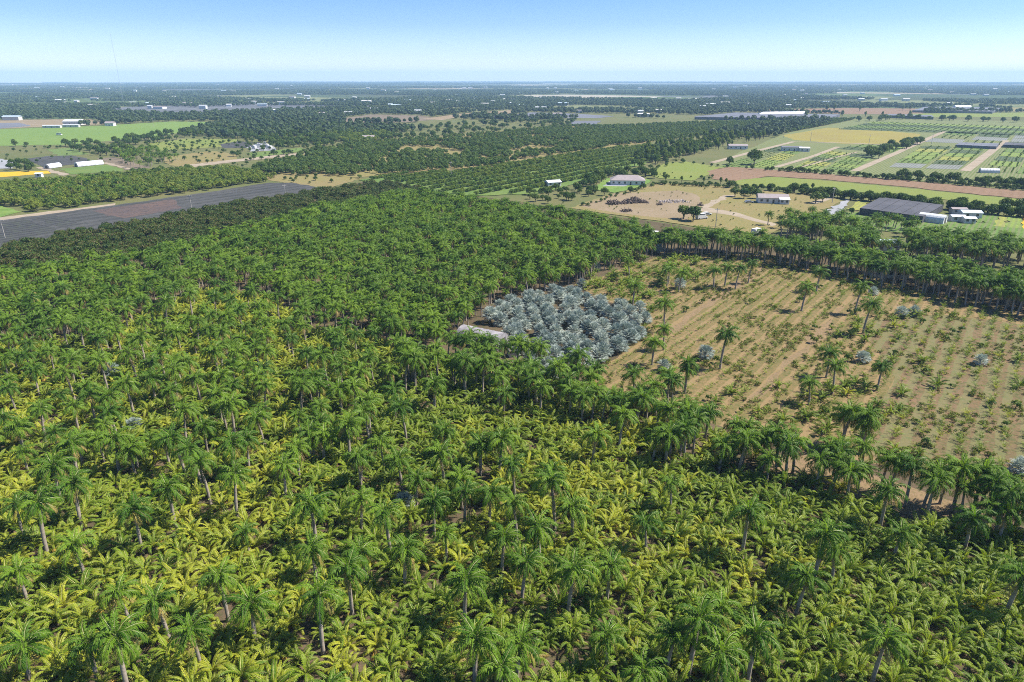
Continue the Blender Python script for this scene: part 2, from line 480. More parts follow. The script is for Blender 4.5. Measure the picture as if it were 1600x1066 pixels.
FIELDS = [  # name, pixels of the outline, material, label
    ('farmland', [(-500, 188), (330, 186), (560, 178), (900, 172), (1330, 170), (2100, 176), (2100, 420), (1600, 445), (575, 285), (0, 395), (-500, 470)], G['olive'], 'mixed farmland between the palm plantation and the far woods'),
    ('plantation_ground', [(-500, 470), (0, 385), (575, 283), (700, 300), (1190, 372), (1600, 432), (2300, 520), (2300, 1500), (-900, 1500)], G['litter'], 'leaf-littered soil under the palm plantation'),
    ('field', [(900, 445), (960, 425), (1040, 398), (1180, 395), (1330, 428), (1600, 492), (1900, 560), (1900, 860), (1620, 800), (1330, 715), (1150, 670), (900, 605), (975, 548), (1000, 512), (1000, 495), (920, 458)], G['field'], 'dry tan planted field right of the silver palms'),
    ('red_soil_field', [(1345, 500), (1480, 492), (1620, 510), (1900, 580), (1900, 850), (1620, 795), (1400, 735), (1330, 690), (1400, 590)], G['red_field'], 'reddish half of the field with young palms in rows'),
    ('dirt_track', [(1163, 624), (1175, 629), (1257, 551), (1339, 467), (1334, 464), (1246, 546)], G['track'], 'bare dirt track running up between the planted rows'),
    ('dirt_track', [(1000, 548), (1012, 553), (1060, 515), (1120, 470), (1200, 420), (1192, 417), (1110, 465), (1050, 510)], G['track'], 'narrow bare track beside the silver palm grove'),
    ('bare_clearing', [(745, 500), (800, 490), (830, 520), (800, 560), (770, 552), (735, 530)], G['litter'], 'bare yard around the arched barn'),
    ('bare_clearing', [(1190, 712), (1260, 712), (1420, 760), (1540, 800), (1520, 830), (1440, 815), (1320, 770), (1200, 735)], G['track'], 'bare soil under the palm row along the field edge'),
    # left of the corner
    ('sod_field', [(-400, 206), (0, 202), (150, 197), (270, 190), (350, 191), (310, 203), (250, 213), (110, 226), (-400, 236)], G['sod'], 'wide bright green sod field with mowing stripes'),
    ('bare_strip', [(-300, 190), (60, 187), (140, 186), (170, 194), (0, 201), (-300, 204)], G['bare'], 'pale bare strip with sheds beyond the sod field'),
    ('cloth_plot', [(-300, 195), (30, 192), (50, 197), (0, 201), (-300, 204)], G['bluegrey'], 'grey covered plot at the left beyond the sod field'),
    ('olive_plot', [(-200, 232), (60, 228), (85, 241), (0, 248), (-200, 258)], G['olive'], 'olive brown plot at the left below the sod field'),
    ('grass_plot', [(72, 234), (110, 231), (140, 241), (95, 245)], CROP['a'], 'small green plot beside the olive brown plot'),
    ('shade_cloth_plot', [(36, 249), (75, 244), (112, 243), (142, 249), (128, 256), (70, 262)], G['cloth'], 'black shade cloth plot behind the white greenhouses'),
    ('shade_cloth_plot', [(-150, 252), (0, 248), (22, 253), (20, 263), (-150, 270)], G['palecloth'], 'pale covered plot at the left edge'),
    ('flower_bed', [(-60, 272), (40, 268), (75, 267), (80, 271), (0, 277), (-60, 281)], G['flower'], 'strip of orange yellow flowers at the left edge'),
    ('grass_plot', [(95, 264), (170, 257), (195, 267), (110, 273)], G['grass'], 'grass plot in front of the white greenhouses'),
    ('brown_plot', [(150, 248), (178, 246), (235, 262), (200, 266)], G['brown'], 'brown plot right of the white greenhouses'),
    ('dirt_road', [(56, 262), (66, 261), (108, 273), (98, 275)], G['road'], 'pale dirt road beside the flower strip'),
    ('dirt_road', [(158, 255), (166, 254), (215, 265), (206, 266)], G['road'], 'pale dirt road leading from the white greenhouses'),
    ('dry_meadow', [(228, 225), (290, 217), (372, 218), (380, 228), (245, 236)], G['meadow'], 'dry yellow meadow below the sod field'),
    ('shade_cloth_plot', [(342, 226), (372, 221), (396, 223), (392, 231), (350, 232)], G['cloth'], 'small dark covered plot beside the junk yard'),
    ('junk_yard_ground', [(385, 231), (405, 223), (425, 228), (432, 235), (392, 237)], G['palecloth'], 'pale gravel of the junk yard'),
    ('meadow', [(386, 240), (470, 231), (480, 235), (400, 247)], G['grass'], 'bright green meadow strip behind the junk yard'),
    ('dry_meadow', [(255, 246), (330, 236), (372, 242), (370, 250), (285, 262), (262, 258)], G['dry'], 'dry tan meadow with scattered palms'),
    ('dirt_road', [(285, 259), (360, 250), (480, 238), (520, 235), (522, 237), (362, 254), (290, 263)], G['road'], 'pale dirt road along the grove edge'),
    ('dry_clearing', [(395, 279), (430, 268), (480, 266), (520, 276), (565, 279), (512, 296), (455, 287)], G['dry'], 'dry tan clearing beyond the black ground cloth'),
    ('lawn', [(-60, 318), (0, 322), (33, 331), (0, 340), (-60, 345)], G['sod'], 'small lawn at the left edge'),
    ('dirt_road', [(-100, 352), (60, 333), (180, 318), (180, 322), (60, 338), (-100, 360)], G['road'], 'pale dirt road above the black ground cloth'),
    ('ground_cloth', [(-100, 358), (60, 337), (180, 321), (330, 300), (420, 286), (455, 286), (512, 295), (480, 303), (370, 320), (200, 350), (0, 390), (-100, 412)], G['cloth'], 'large black ground cloth field beyond the dark trees'),
    ('ground_cloth_panel', [(0, 350), (42, 343), (95, 362), (0, 381)], G['cloth_dark'], 'darkest panel of the black ground cloth, with weedy rows'),
    ('ground_cloth_panel', [(48, 342), (82, 337), (130, 350), (102, 358)], G['cloth_dark'], 'dark panel of the ground cloth beside the weedy one'),
    ('ground_cloth_panel', [(140, 330), (270, 312), (285, 326), (190, 342)], G['cloth_brown'], 'brownish panel in the middle of the ground cloth'),
    # middle distance
    ('grove_ground', [(380, 275), (470, 242), (560, 222), (700, 212), (900, 194), (1000, 200), (1020, 222), (880, 242), (760, 262), (620, 272), (560, 278), (500, 276)], G['dry'], 'tan ground between the trees of the far grove'),
    ('brown_field', [(530, 186), (580, 179), (660, 181), (690, 186), (640, 191), (545, 193)], G['brown'], 'brown bare field before the far woods'),
    ('bare_strip', [(660, 186), (720, 178), (800, 172), (800, 179), (720, 183), (690, 188)], G['bare'], 'pale bare strip beside the brown field'),
    ('shade_cloth_plot', [(765, 183), (830, 176), (900, 178), (960, 182), (935, 185), (840, 184)], G['bluegrey'], 'blue grey shade houses in the far middle'),
    ('shade_cloth_plot', [(882, 189), (940, 189), (930, 195), (888, 195)], G['bluegrey'], 'smaller blue grey covered plot in the far middle'),
    ('shade_cloth_plot', [(1085, 182), (1150, 176), (1240, 178), (1310, 179), (1290, 186), (1190, 190), (1110, 187)], G['bluegrey'], 'large blue grey shade house complex at the right distance'),
    ('brown_field', [(1195, 171), (1330, 169), (1450, 170), (1440, 180), (1310, 178), (1200, 175)], G['tilled'], 'brown tilled field beyond the shade houses'),
    ('meadow', [(1420, 178), (1600, 176), (1900, 178), (1900, 184), (1420, 183)], G['meadow'], 'pale meadow at the right distance'),
    ('shade_cloth_plot', [(1430, 173), (1450, 167), (1560, 168), (1550, 175)], G['bluegrey'], 'blue grey shade house at the far right'),
    ('brown_field', [(1560, 174), (1572, 168), (1800, 170), (1800, 178)], G['dry'], 'tan field at the far right edge'),
    # right: nursery
    ('nursery_ground', [(1105, 262), (1140, 245), (1230, 208), (1300, 195), (1340, 186), (1500, 188), (2000, 200), (2000, 330), (1600, 296), (1420, 282), (1280, 272), (1180, 266)], CROP['f'], 'plant nursery divided into plots at the right'),
    ('gold_field', [(1222, 212), (1292, 200), (1345, 201), (1440, 210), (1418, 224), (1330, 226), (1240, 219)], G['gold'], 'golden mown field inside the nursery'),
    ('meadow', [(1005, 270), (1040, 255), (1072, 253), (1128, 262), (1105, 274), (1080, 283), (1030, 279)], G['meadow'], 'light green meadow left of the tilled strip'),
    ('tilled_strip', [(1105, 268), (1140, 261), (1180, 264), (1300, 273), (1420, 283), (1600, 299), (2000, 336), (2000, 360), (1600, 312), (1420, 293), (1290, 281), (1200, 276), (1150, 283), (1115, 281)], G['tilled'], 'long reddish tilled strip crossing the right side'),
    ('meadow', [(1130, 287), (1160, 281), (1205, 277), (1290, 283), (1420, 295), (1600, 313), (2000, 362), (2000, 380), (1600, 327), (1420, 306), (1290, 297), (1170, 291)], G['meadow'], 'yellow green grass strip below the tilled strip'),
    # homestead
    ('homestead_lot', [(890, 326), (930, 312), (1025, 287), (1085, 288), (1210, 299), (1300, 309), (1318, 316), (1240, 350), (1200, 368), (1100, 356), (960, 336)], G['dry'], 'dry grass lot around the white house'),
    ('bare_soil', [(905, 323), (960, 303), (1010, 301), (1060, 298), (1090, 305), (1095, 322), (1075, 345), (1000, 338), (930, 328)], G['bare'], 'bare pinkish soil with debris piles'),
    ('dirt_road', [(1092, 325), (1130, 306), (1147, 305), (1105, 325), (1150, 333), (1215, 352), (1208, 354), (1140, 337), (1090, 330)], G['road'], 'pale dirt drive on the homestead lot'),
    ('dirt_road', [(1262, 318), (1298, 308), (1306, 309), (1275, 320)], G['road'], 'pale dirt drive by the hedge'),
    ('dirt_road', [(1275, 343), (1320, 312), (1332, 314), (1298, 340)], G['palecloth'], 'grey gravel lane beside the shade house plot'),
    ('lawn', [(930, 297), (945, 280), (970, 276), (1020, 282), (1005, 292), (960, 302)], G['sod'], 'green lawn around the house with the pool'),
    ('pool_deck', [(943, 291), (952, 284), (985, 284), (1003, 280), (1006, 283), (975, 292)], G['palecloth'], 'pale paved deck around the pool'),
    ('grass_plot', [(1285, 348), (1310, 332), (1345, 333), (1440, 348), (1480, 346), (1600, 352), (1900, 380), (1900, 420), (1600, 385), (1480, 372), (1380, 362)], CROP['a'], 'green nursery plot below the shade house'),
    ('grass_plot', [(1325, 328), (1345, 313), (1360, 313), (1345, 330)], CROP['d'], 'narrow yellow green plot beside the shade house'),
    ('crop_plot', [(1524, 348), (1530, 333), (1560, 334), (1556, 350)], CROP['a'], 'green plot right of the small sheds'),
    ('crop_plot', [(1553, 354), (1562, 336), (1574, 337), (1570, 356)], CROP['d'], 'yellow plot right of the small sheds'),
    ('crop_plot', [(1573, 356), (1577, 337), (1596, 338), (1594, 358)], CROP['b'], 'bright green plot right of the yellow plot'),
    ('crop_plot', [(1597, 358), (1599, 339), (1640, 342), (1640, 362)], G['flower'], 'orange flower plot at the right edge'),
    ('orchard_ground', [(560, 282), (620, 274), (760, 264), (880, 243), (1010, 226), (1045, 240), (1005, 258), (930, 276), (850, 303), (720, 308), (640, 296)], G['grass'], 'grassy ground between the orchard rows'),
]
FIELD_POLY = []
def rough_edge(pts, seed):
    """The outline on the ground with an uneven edge, as grown or trodden fields have."""
    pg = poly(pts)
    rr = random.Random(seed)
    out = []
    for i in range(len(pg)):
        a, b = np.array(pg[i]), np.array(pg[(i + 1) % len(pg)])
        L = np.linalg.norm(b - a)
        n = int(min(14, max(2, L / 5)))
        d = (b - a) / L
        nr = np.array([-d[1], d[0]])
        amp = min(1.6, 0.03 * L)
        for q in range(n):
            out.append(tuple(a + (b - a) * q / n + nr * rr.uniform(-amp, amp)))
    return out
for k, (nm, pts, mt, lb) in enumerate(FIELDS):
    sheet(nm, rough_edge(pts, k), mt, 0.01 + 0.005 * k, lb, world=True)
    if k >= 2:
        FIELD_POLY.append(poly(pts))
ZTOP = 0.01 + 0.005 * len(FIELDS)

# nursery plots between lanes, in the farm grid
def lerp(a, b, t): return (a[0] + (b[0] - a[0]) * t, a[1] + (b[1] - a[1]) * t)
PLOTS = []
def quad_plots(corners, nu, nv, kinds, gap=0.06, label='nursery plot'):
    """Split a quadrilateral (pixels) into nu x nv plots along the ground."""
    A, B, C, D = poly(corners)           # near-left, near-right, far-right, far-left
    for i in range(nu):
        for j in range(nv):
            k = kinds[(j * nu + i) % len(kinds)]
            if k == '-':
                continue
            u0, u1 = (i + gap) / nu, (i + 1 - gap) / nu
            v0, v1 = (j + gap * 0.6) / nv, (j + 1 - gap * 0.6) / nv
            q = [lerp(lerp(A, B, u), lerp(D, C, u), v) for u, v in ((u0, v0), (u1, v0), (u1, v1), (u0, v1))]
            names = {'a': 'green', 'b': 'bright green', 'c': 'dark green', 'd': 'yellow green', 'e': 'grey', 'f': 'olive'}
            sheet('crop_plot', q, CROP[k], ZTOP + 0.01, f'{names[k]} {label}', world=True)
            PLOTS.append((q, k))

quad_plots([(1120, 262), (1205, 263), (1262, 234), (1215, 228)], 2, 3, 'abfdca', label='nursery plot beside the big dark tree')
quad_plots([(1235, 264), (1330, 271), (1372, 244), (1290, 236)], 2, 5, 'badbcaabdc', label='nursery plot right of the lone nursery building')
quad_plots([(1300, 233), (1400, 240), (1432, 228), (1345, 227)], 2, 2, 'caab', label='nursery plot below the golden field')
quad_plots([(1385, 262), (1500, 266), (1545, 232), (1440, 228)], 2, 6, 'eeacbdbbdcca', label='nursery plot between the two lanes')
quad_plots([(1530, 268), (1640, 276), (1660, 238), (1572, 232)], 2, 5, 'fabbcebdac', label='nursery plot at the right edge')
quad_plots([(1440, 222), (1640, 232), (1640, 214), (1482, 206)], 3, 3, 'efcfeeace', label='nursery plot beyond the crossing lane')
quad_plots([(1290, 202), (1640, 214), (1640, 200), (1350, 190)], 1, 4, 'cacb', label='long nursery block before the far hedge')
def lane(px, w, label):
    pts = [np.array(P(*p)) for p in px]
    L, Rr = [], []
    for i, p in enumerate(pts):
        d = pts[min(i + 1, len(pts) - 1)] - pts[max(i - 1, 0)]
        d = d / np.linalg.norm(d)
        nrm = np.array([-d[1], d[0]])
        L.append(tuple(p + nrm * w / 2)); Rr.append(tuple(p - nrm * w / 2))
    sheet('dirt_lane', L + Rr[::-1], G['road'], ZTOP + 0.02 + 0.004 * lane.n, label, world=True)
    lane.n += 1
lane.n = 0
lane([(1112, 255), (1180, 237), (1240, 222), (1320, 224), (1420, 228)], 6, 'pale dirt lane past the nursery buildings')
lane([(1212, 262), (1270, 245), (1310, 230)], 5, 'narrow dirt lane right of the big dark tree')
lane([(1335, 268), (1400, 240), (1475, 206)], 6, 'pale dirt lane rising past the palm row')
lane([(1508, 268), (1545, 240), (1572, 220)], 7, 'broad pale dirt lane in the right nursery')
lane([(1240, 265), (1300, 248), (1340, 238)], 3, 'thin dirt lane between nursery plots')

# ------------------------------------------------------------------ plant prototypes
def pinnate(L, a0, droop, n, leaf, wid, vee, mleaf, mrach, seed, plume=0.0, power=1.3, r0=0.05, hang=0.35):
    """A feather leaf in the XZ plane from the origin: an arching rachis with two rows of leaflets."""
    rr = random.Random(seed)
    mb = MB()
    pts, p, seg = [], Vector((0, 0, 0)), 7
    tang = []
    for i in range(seg + 1):
        s = i / seg
        a = a0 - droop * s ** power
        pts.append(p.copy()); tang.append(Vector((math.cos(a), 0, math.sin(a))))
        p = p + tang[-1] * (L / seg)
    mb.tube(pts, [r0 * (1 - 0.85 * i / seg) for i in range(seg + 1)], 3, mrach, cap=False)
    def at(s):
        q = min(s * seg, seg - 1e-4); i = int(q); f = q - i
        return pts[i].lerp(pts[i + 1], f), tang[i].lerp(tang[i + 1], f).normalized()
    for k in range(n):
        s = 0.10 + 0.89 * (k + rr.uniform(-0.3, 0.3)) / (n - 1)
        s = max(0.06, min(0.995, s))
        c, t = at(s)
        ll = leaf * (0.45 + 0.75 * math.sin(math.pi * min(1, s * 0.80 + 0.16)) ** 0.8) * rr.uniform(0.88, 1.1)
        nrm = Vector((-t.z, 0, t.x))
        for sd in (-1, 1):
            v = vee + rr.uniform(-1, 1) * plume
            fw = 0.55 + 0.5 * s + rr.uniform(-0.1, 0.1)
            d = (Vector((0, sd, 0)) * math.cos(v) + nrm * math.sin(v) + t * fw).normalized()
            mid = c + d * (ll * 0.5)
            tip = c + d * ll + Vector((0, 0, -hang * ll * rr.uniform(0.6, 1.3)))
            w = t * (wid * 0.5)
            mb.v.extend([tuple(c), tuple(mid - w), tuple(mid + w), tuple(tip)])
            i = len(mb.v) - 4
            mb.f.append((i, i + 1, i + 2)); mb.f.append((i + 1, i + 3, i + 2))
            mb.m += [mleaf, mleaf]
    return mb

def zrot(az, tilt=0.0, roll=0.0, sc=1.0, z=0.0, r=0.0):
    return Matrix.Translation((r * math.cos(az), r * math.sin(az), z)) @ Matrix.Rotation(az, 4, 'Z') @ Matrix.Rotation(-tilt, 4, 'Y') @ Matrix.Rotation(roll, 4, 'X') @ Matrix.Scale(sc, 4)

# --- royal palm: grey trunk, green crownshaft, arching feathery fronds, old ones hanging
ROY_MATS = ['royal_green', 'royal_new', 'royal_old', 'royal_rachis']
YNG_MATS = ['young_green', 'royal_new', 'royal_old', 'royal_rachis']
roy_fr = {}
for k in range(2):
    roy_fr['spear', k] = pinnate(2.3, R(84), R(35), 18, 0.40, 0.15, 0.5, 1, 3, 10 + k, 0.5, hang=0.2)
    roy_fr['up', k] = pinnate(2.95, R(62), R(100), 25, 0.50, 0.17, 0.25, 0, 3, 20 + k, 0.5, hang=0.45)
    roy_fr['mid', k] = pinnate(3.1, R(36), R(112), 26, 0.54, 0.17, 0.1, 0, 3, 30 + k, 0.5, hang=0.55)
    roy_fr['low', k] = pinnate(3.05, R(6), R(92), 25, 0.54, 0.17, 0.0, 0, 3, 40 + k, 0.5, hang=0.6)
    roy_fr['hang', k] = pinnate(2.6, R(-28), R(58), 20, 0.52, 0.12, -0.2, 2, 3, 50 + k, 0.5, hang=0.5)

def crown_plan_royal(seed):
    rr = random.Random(seed)
    plan = [('spear', rr.randrange(2), rr.uniform(0, 6.28), rr.uniform(-0.05, 0.1), 0, 0.95)]
    az = rr.uniform(0, 6.28)
    for kind, n in (('up', rr.choice((5, 6))), ('mid', rr.choice((5, 6, 7))), ('low', rr.choice((5, 6, 7))), ('hang', rr.choice((2, 4, 5, 6)))):
        for i in range(n):
            az += 2.399963 + rr.uniform(-0.25, 0.25)
            plan.append((kind, rr.randrange(2), az, rr.uniform(-0.16, 0.16), rr.uniform(-0.35, 0.35), rr.uniform(0.86, 1.1)))
    return plan

def trunk_mb(h, r0, r1, lean, n=7, bulge=0.0, m=0):
    mb = MB()
    ks = [0, 0.04, 0.12, 0.35, 0.6, 0.85, 1.0]
    pts = [(lean[0] * k * k, lean[1] * k * k, h * k - (0.25 if k == 0 else 0)) for k in ks]
    rad = [r0 * 1.35, r0 * 1.2, r0, (r0 + r1) / 2 + bulge, (r0 + r1) / 2 + bulge, r1, r1]
    mb.tube(pts, rad, n, m)
    return mb

ROYAL, YOUNG = [], []
for k in range(8):
    rr = random.Random(900 + k)
    th = 4.4 + 0.3 * k
    lean = (rr.uniform(-0.5, 0.5), rr.uniform(-0.5, 0.5))
    tr = trunk_mb(th, 0.24, 0.17, lean, bulge=0.02)
    sh = MB()
    top = th + 1.25
    sh.tube([(lean[0], lean[1], th - 0.05), (lean[0] * 1.05, lean[1] * 1.05, th + 0.5), (lean[0] * 1.1, lean[1] * 1.1, top)], [0.19, 0.17, 0.10], 7, 0)
    plan = crown_plan_royal(300 + k)
    base = Matrix.Translation((lean[0] * 1.1, lean[1] * 1.1, top - 0.12))
    cr = MB()
    for kind, v, az, tilt, roll, sc in plan:
        cr.addmesh(roy_fr[kind, v], base @ zrot(az, tilt, roll, sc))
    ROYAL.append(dict(trunk=tr, shaft=sh, crown=cr, plan=plan, base=base, h=top))
    # the younger, denser stand: same build, shorter
for d in ROYAL:
    for key, mats in (('ROY', ROY_MATS), ('YNG', YNG_MATS)):
        full = MB()
        full.addmesh(d['crown'])
        full.addmesh(d['trunk'], None, {0: 4}); full.addmesh(d['shaft'], None, {0: 5})
        d[key] = full.mesh('royal_palm', [M[q] for q in mats] + [M['palm_bark'], M['shaft']])
    d['trunk_me'] = d['trunk'].mesh('trunk', [M['palm_bark']], True)
    d['shaft_me'] = d['shaft'].mesh('crownshaft', [M['shaft']], True)
    d['crown_me'] = d['crown'].mesh('crown', [M[q] for q in ROY_MATS])
    d['crown_young'] = d['crown'].mesh('crown', [M[q] for q in YNG_MATS])
roy_fr_me = {k: v.mesh('frond', [M[q] for q in ROY_MATS]) for k, v in roy_fr.items()}

# --- dwarf coconut palm: short trunk, long upright arching fronds
COC_MATS = {'green': ['coco_green', 'coco_new', 'coco_old', 'rachis'], 'gold': ['gold_leaf', 'gold_new', 'gold_old', 'rachis']}
coc_fr = {}
for k in range(2):
    coc_fr['spear', k] = pinnate(3.2, R(84), R(38), 18, 0.36, 0.16, 0.4, 1, 3, 60 + k, 0.08, hang=0.12)
    coc_fr['up', k] = pinnate(3.8, R(74), R(86), 26, 0.44, 0.185, 0.05, 0, 3, 70 + k, 0.08, 1.7, r0=0.06, hang=0.45)
    coc_fr['mid', k] = pinnate(3.8, R(58), R(112), 26, 0.46, 0.185, -0.1, 0, 3, 80 + k, 0.08, 1.6, r0=0.06, hang=0.5)
    coc_fr['low', k] = pinnate(3.4, R(36), R(95), 24, 0.42, 0.18, -0.2, 0, 3, 90 + k, 0.08, 1.4, r0=0.06, hang=0.5)
    coc_fr['hang', k] = pinnate(2.9, R(14), R(85), 20, 0.48, 0.16, -0.3, 2, 3, 95 + k, 0.1, hang=0.5)
COCO = []
for k in range(6):
    rr = random.Random(700 + k)
    th = rr.uniform(0.35, 0.95)
    tr = trunk_mb(th, 0.22, 0.17, (0, 0))
    plan = [('spear', k % 2, rr.uniform(0, 6.28), 0, 0, 0.95)]
    az = rr.uniform(0, 6.28)
    for kind, n in (('up', 6), ('mid', 6), ('low', 3), ('hang', rr.choice((0, 1, 1, 2)))):
        for i in range(n):
            az += 2.399963 + rr.uniform(-0.3, 0.3)
            plan.append((kind, rr.randrange(2), az, rr.uniform(-0.14, 0.14), rr.uniform(-0.5, 0.5), rr.uniform(0.82, 1.12)))
    base = Matrix.Translation((0, 0, th - 0.1))
    cr = MB()
    for kind, v, a, tilt, roll, sc in plan:
        cr.addmesh(coc_fr[kind, v], base @ zrot(a, tilt, roll, sc))
    d = dict(plan=plan, base=base)
    d['trunk_me'] = tr.mesh('trunk', [M['dark_bark']], True)
    for c in ('green', 'gold'):
        full = MB(); full.addmesh(cr); full.addmesh(tr, None, {0: 4})
        d[c] = full.mesh('coconut_palm', [M[q] for q in COC_MATS[c]] + [M['dark_bark']])
        d['crown_' + c] = cr.mesh('crown', [M[q] for q in COC_MATS[c]])
    COCO.append(d)
coc_fr_me = {(c,) + k: v.mesh('frond', [M[q] for q in COC_MATS[c]]) for c in COC_MATS for k, v in coc_fr.items()}

# --- silver fan palm
def fan(rad, pet, a0, seed, m=0):
    rr = random.Random(seed)
    mb = MB()
    d = Vector((math.cos(a0), 0, math.sin(a0)))
    hub = d * pet
    mb.tube([(0, 0, 0), tuple(hub)], [0.05, 0.03], 3, m, cap=False)
    nrm = Vector((-d.z, 0, d.x))
    n = 17
    for i in range(n):
        a = (i / (n - 1) - 0.5) * R(270)
        dirv = (d * math.cos(a) + Vector((0, 1, 0)) * math.sin(a))
        side = (-d * math.sin(a) + Vector((0, 1, 0)) * math.cos(a))
        cup = nrm * (0.10 + 0.14 * rr.uniform(-1, 1))
        ln = rad * rr.uniform(0.85, 1.08)
        mid = hub + dirv * ln * 0.6 + cup * ln * 0.45
        tip = hub + dirv * ln + cup * ln * 0.35 + Vector((0, 0, -0.12 * ln))
        w = side * (rad * 0.062)
        fold = nrm * (0.05 * rad)
        mb.face([hub, mid - w + fold, mid], m); mb.face([hub, mid, mid + w + fold], m)
        mb.face([mid - w + fold, tip, mid], m); mb.face([mid, tip, mid + w + fold], m)
    return mb
SILVER = []
for k in range(4):
    rr = random.Random(500 + k)
    th = 1.0 + 0.5 * k * 0.5
    tr = trunk_mb(th, 0.26, 0.22, (0, 0))
    cr = MB()
    az = 0
    for i in range(36):
        f = i / 35
        az += 2.399963 + rr.uniform(-0.2, 0.2)
        el = R(84) - R(122) * f ** 0.9
        cr.addmesh(fan(rr.uniform(0.72, 0.95), rr.uniform(1.05, 1.35), 0.0, k * 50 + i, 1 if f > 0.93 else 0),
                   Matrix.Translation((0, 0, th - 0.05)) @ zrot(az, el, rr.uniform(-0.4, 0.4)))
    full = MB(); full.addmesh(cr); full.addmesh(tr, None, {0: 2})
    SILVER.append(dict(trunk_me=tr.mesh('trunk', [M['dark_bark']], True), crown_me=cr.mesh('crown', [M['silver'], M['silver_old']]),
                       full=full.mesh('silver_fan_palm', [M['silver'], M['silver_old'], M['dark_bark']])))

# --- broadleaf trees: limbs and a crown of leaf sprays in uneven clumps
def leafy(seed, rad, height, trunk_h, nclump, nleaf, lsize, light=0.25, flat=0.8):
    rr = random.Random(seed)
    tr, cr = MB(), MB()
    tr.tube([(0, 0, -0.2), (0.05, 0, trunk_h * 0.6), (0.1, 0.05, trunk_h * 1.25)], [0.045 * height, 0.035 * height, 0.02 * height], 6)
    for c in range(nclump):
        az = c * 2.4 + rr.uniform(-0.4, 0.4)
        f = (c + 0.5) / nclump
        rc = rad * 0.62 * math.sqrt(f) * rr.uniform(0.8, 1.15)
        zc = trunk_h + (height - trunk_h) * (0.72 - 0.42 * f * f + rr.uniform(-0.12, 0.12))
        cc = Vector((rc * math.cos(az), rc * math.sin(az), zc))
        cr_r = rad * rr.uniform(0.34, 0.52)
        if c % 2 == 0:
            tr.tube([(0.06, 0.02, trunk_h * 0.8), tuple(cc * 0.6 + Vector((0, 0, trunk_h * 0.35))), tuple(cc)], [0.02 * height, 0.013 * height, 0.005 * height], 4, 0, False)
        bright = rr.random()
        for i in range(nleaf):
            z = rr.uniform(-0.75, 1)
            a = rr.uniform(0, 6.283)
            q = math.sqrt(max(0, 1 - z * z))
            nv = Vector((q * math.cos(a), q * math.sin(a), z))
            pos = cc + Vector((nv.x, nv.y, nv.z * flat)) * (cr_r * rr.uniform(0.55, 1.08))
            nn = (nv + Vector((rr.uniform(-1, 1), rr.uniform(-1, 1), rr.uniform(-0.6, 1.0))) * 0.75).normalized()
            t1 = nn.orthogonal().normalized()
            t1 = Matrix.Rotation(rr.uniform(0, 6.28), 3, nn) @ t1
            t2 = nn.cross(t1)
            s = lsize * rr.uniform(0.6, 1.3)
            cr.face([pos - t1 * s, pos - t2 * s * 0.55 + nn * s * 0.12, pos + t1 * s * 1.1 - nn * s * 0.25, pos + t2 * s * 0.55], 1 if rr.random() < light * (0.4 + 1.2 * bright) else 0)
    return tr, cr
def leafy_set(n, seed, mats, **kw):
    out = []
    for k in range(n):
        tr, cr = leafy(seed + k, **kw)
        full = MB(); full.addmesh(cr); full.addmesh(tr, None, {0: 2})
        out.append(dict(trunk_me=tr.mesh('trunk', [M['dark_bark']]), crown_me=cr.mesh('crown', [M[q] for q in mats]),
                        full=full.mesh('tree', [M[q] for q in mats] + [M['dark_bark']])))
    return out
MANGO = leafy_set(4, 40, ('mango', 'mango_flush'), rad=2.6, height=4.2, trunk_h=0.9, nclump=11, nleaf=75, lsize=0.30, light=0.3)
BROAD = leafy_set(4, 60, ('broad', 'broad_light'), rad=3.6, height=6.5, trunk_h=1.6, nclump=13, nleaf=60, lsize=0.48, light=0.25)
LIME = leafy_set(3, 80, ('lime', 'lime_light'), rad=2.3, height=3.8, trunk_h=0.6, nclump=9, nleaf=60, lsize=0.34, light=0.4)
TALL = leafy_set(2, 90, ('lime', 'broad_light'), rad=2.6, height=10.0, trunk_h=2.0, nclump=12, nleaf=50, lsize=0.5, light=0.4, flat=1.5)
SHRUB = leafy_set(3, 95, ('broad', 'lime'), rad=0.8, height=1.1, trunk_h=0.1, nclump=5, nleaf=22, lsize=0.16, light=0.5)
ROWT = leafy_set(3, 140, ('lime', 'broad_light'), rad=2.2, height=3.2, trunk_h=0.4, nclump=8, nleaf=40, lsize=0.38, light=0.35)
ORCH = leafy_set(3, 120, ('orch', 'broad_light'), rad=2.2, height=3.4, trunk_h=0.5, nclump=8, nleaf=40, lsize=0.40, light=0.42)

# far woodland: many small trees in one patch
def wood_patch(seed, size, ntree, hmin, hmax, leaves):
    rr = random.Random(seed)
    mb = MB()
    for i in range(ntree):
        x, y = rr.uniform(-size / 2, size / 2), rr.uniform(-size / 2, size / 2)
        h = rr.uniform(hmin, hmax); r = h * rr.uniform(0.38, 0.58)
        mt = 1 if rr.random() < 0.22 else 0
        mb.tube([(x, y, -0.2), (x, y, h * 0.5)], [0.25, 0.15], 3, 2, False)
        for j in range(leaves):
            z = rr.uniform(-0.5, 1); a = rr.uniform(0, 6.283); q = math.sqrt(1 - z * z)
            nv = Vector((q * math.cos(a), q * math.sin(a), z))
            pos = Vector((x, y, h * 0.58)) + Vector((nv.x * r, nv.y * r, nv.z * h * 0.42)) * rr.uniform(0.6, 1.05)
            nn = (nv + Vector((rr.uniform(-1, 1), rr.uniform(-1, 1), rr.uniform(-0.5, 1))) * 0.5).normalized()
            t1 = nn.orthogonal().normalized(); t2 = nn.cross(t1)
            s = r * rr.uniform(0.34, 0.6)
            mb.face([pos - t1 * s, pos - t2 * s, pos + t1 * s, pos + t2 * s * 0.8], mt)
    return mb.mesh('wood_patch', [M['wood_green'], M['wood_light'], M['dark_bark']])
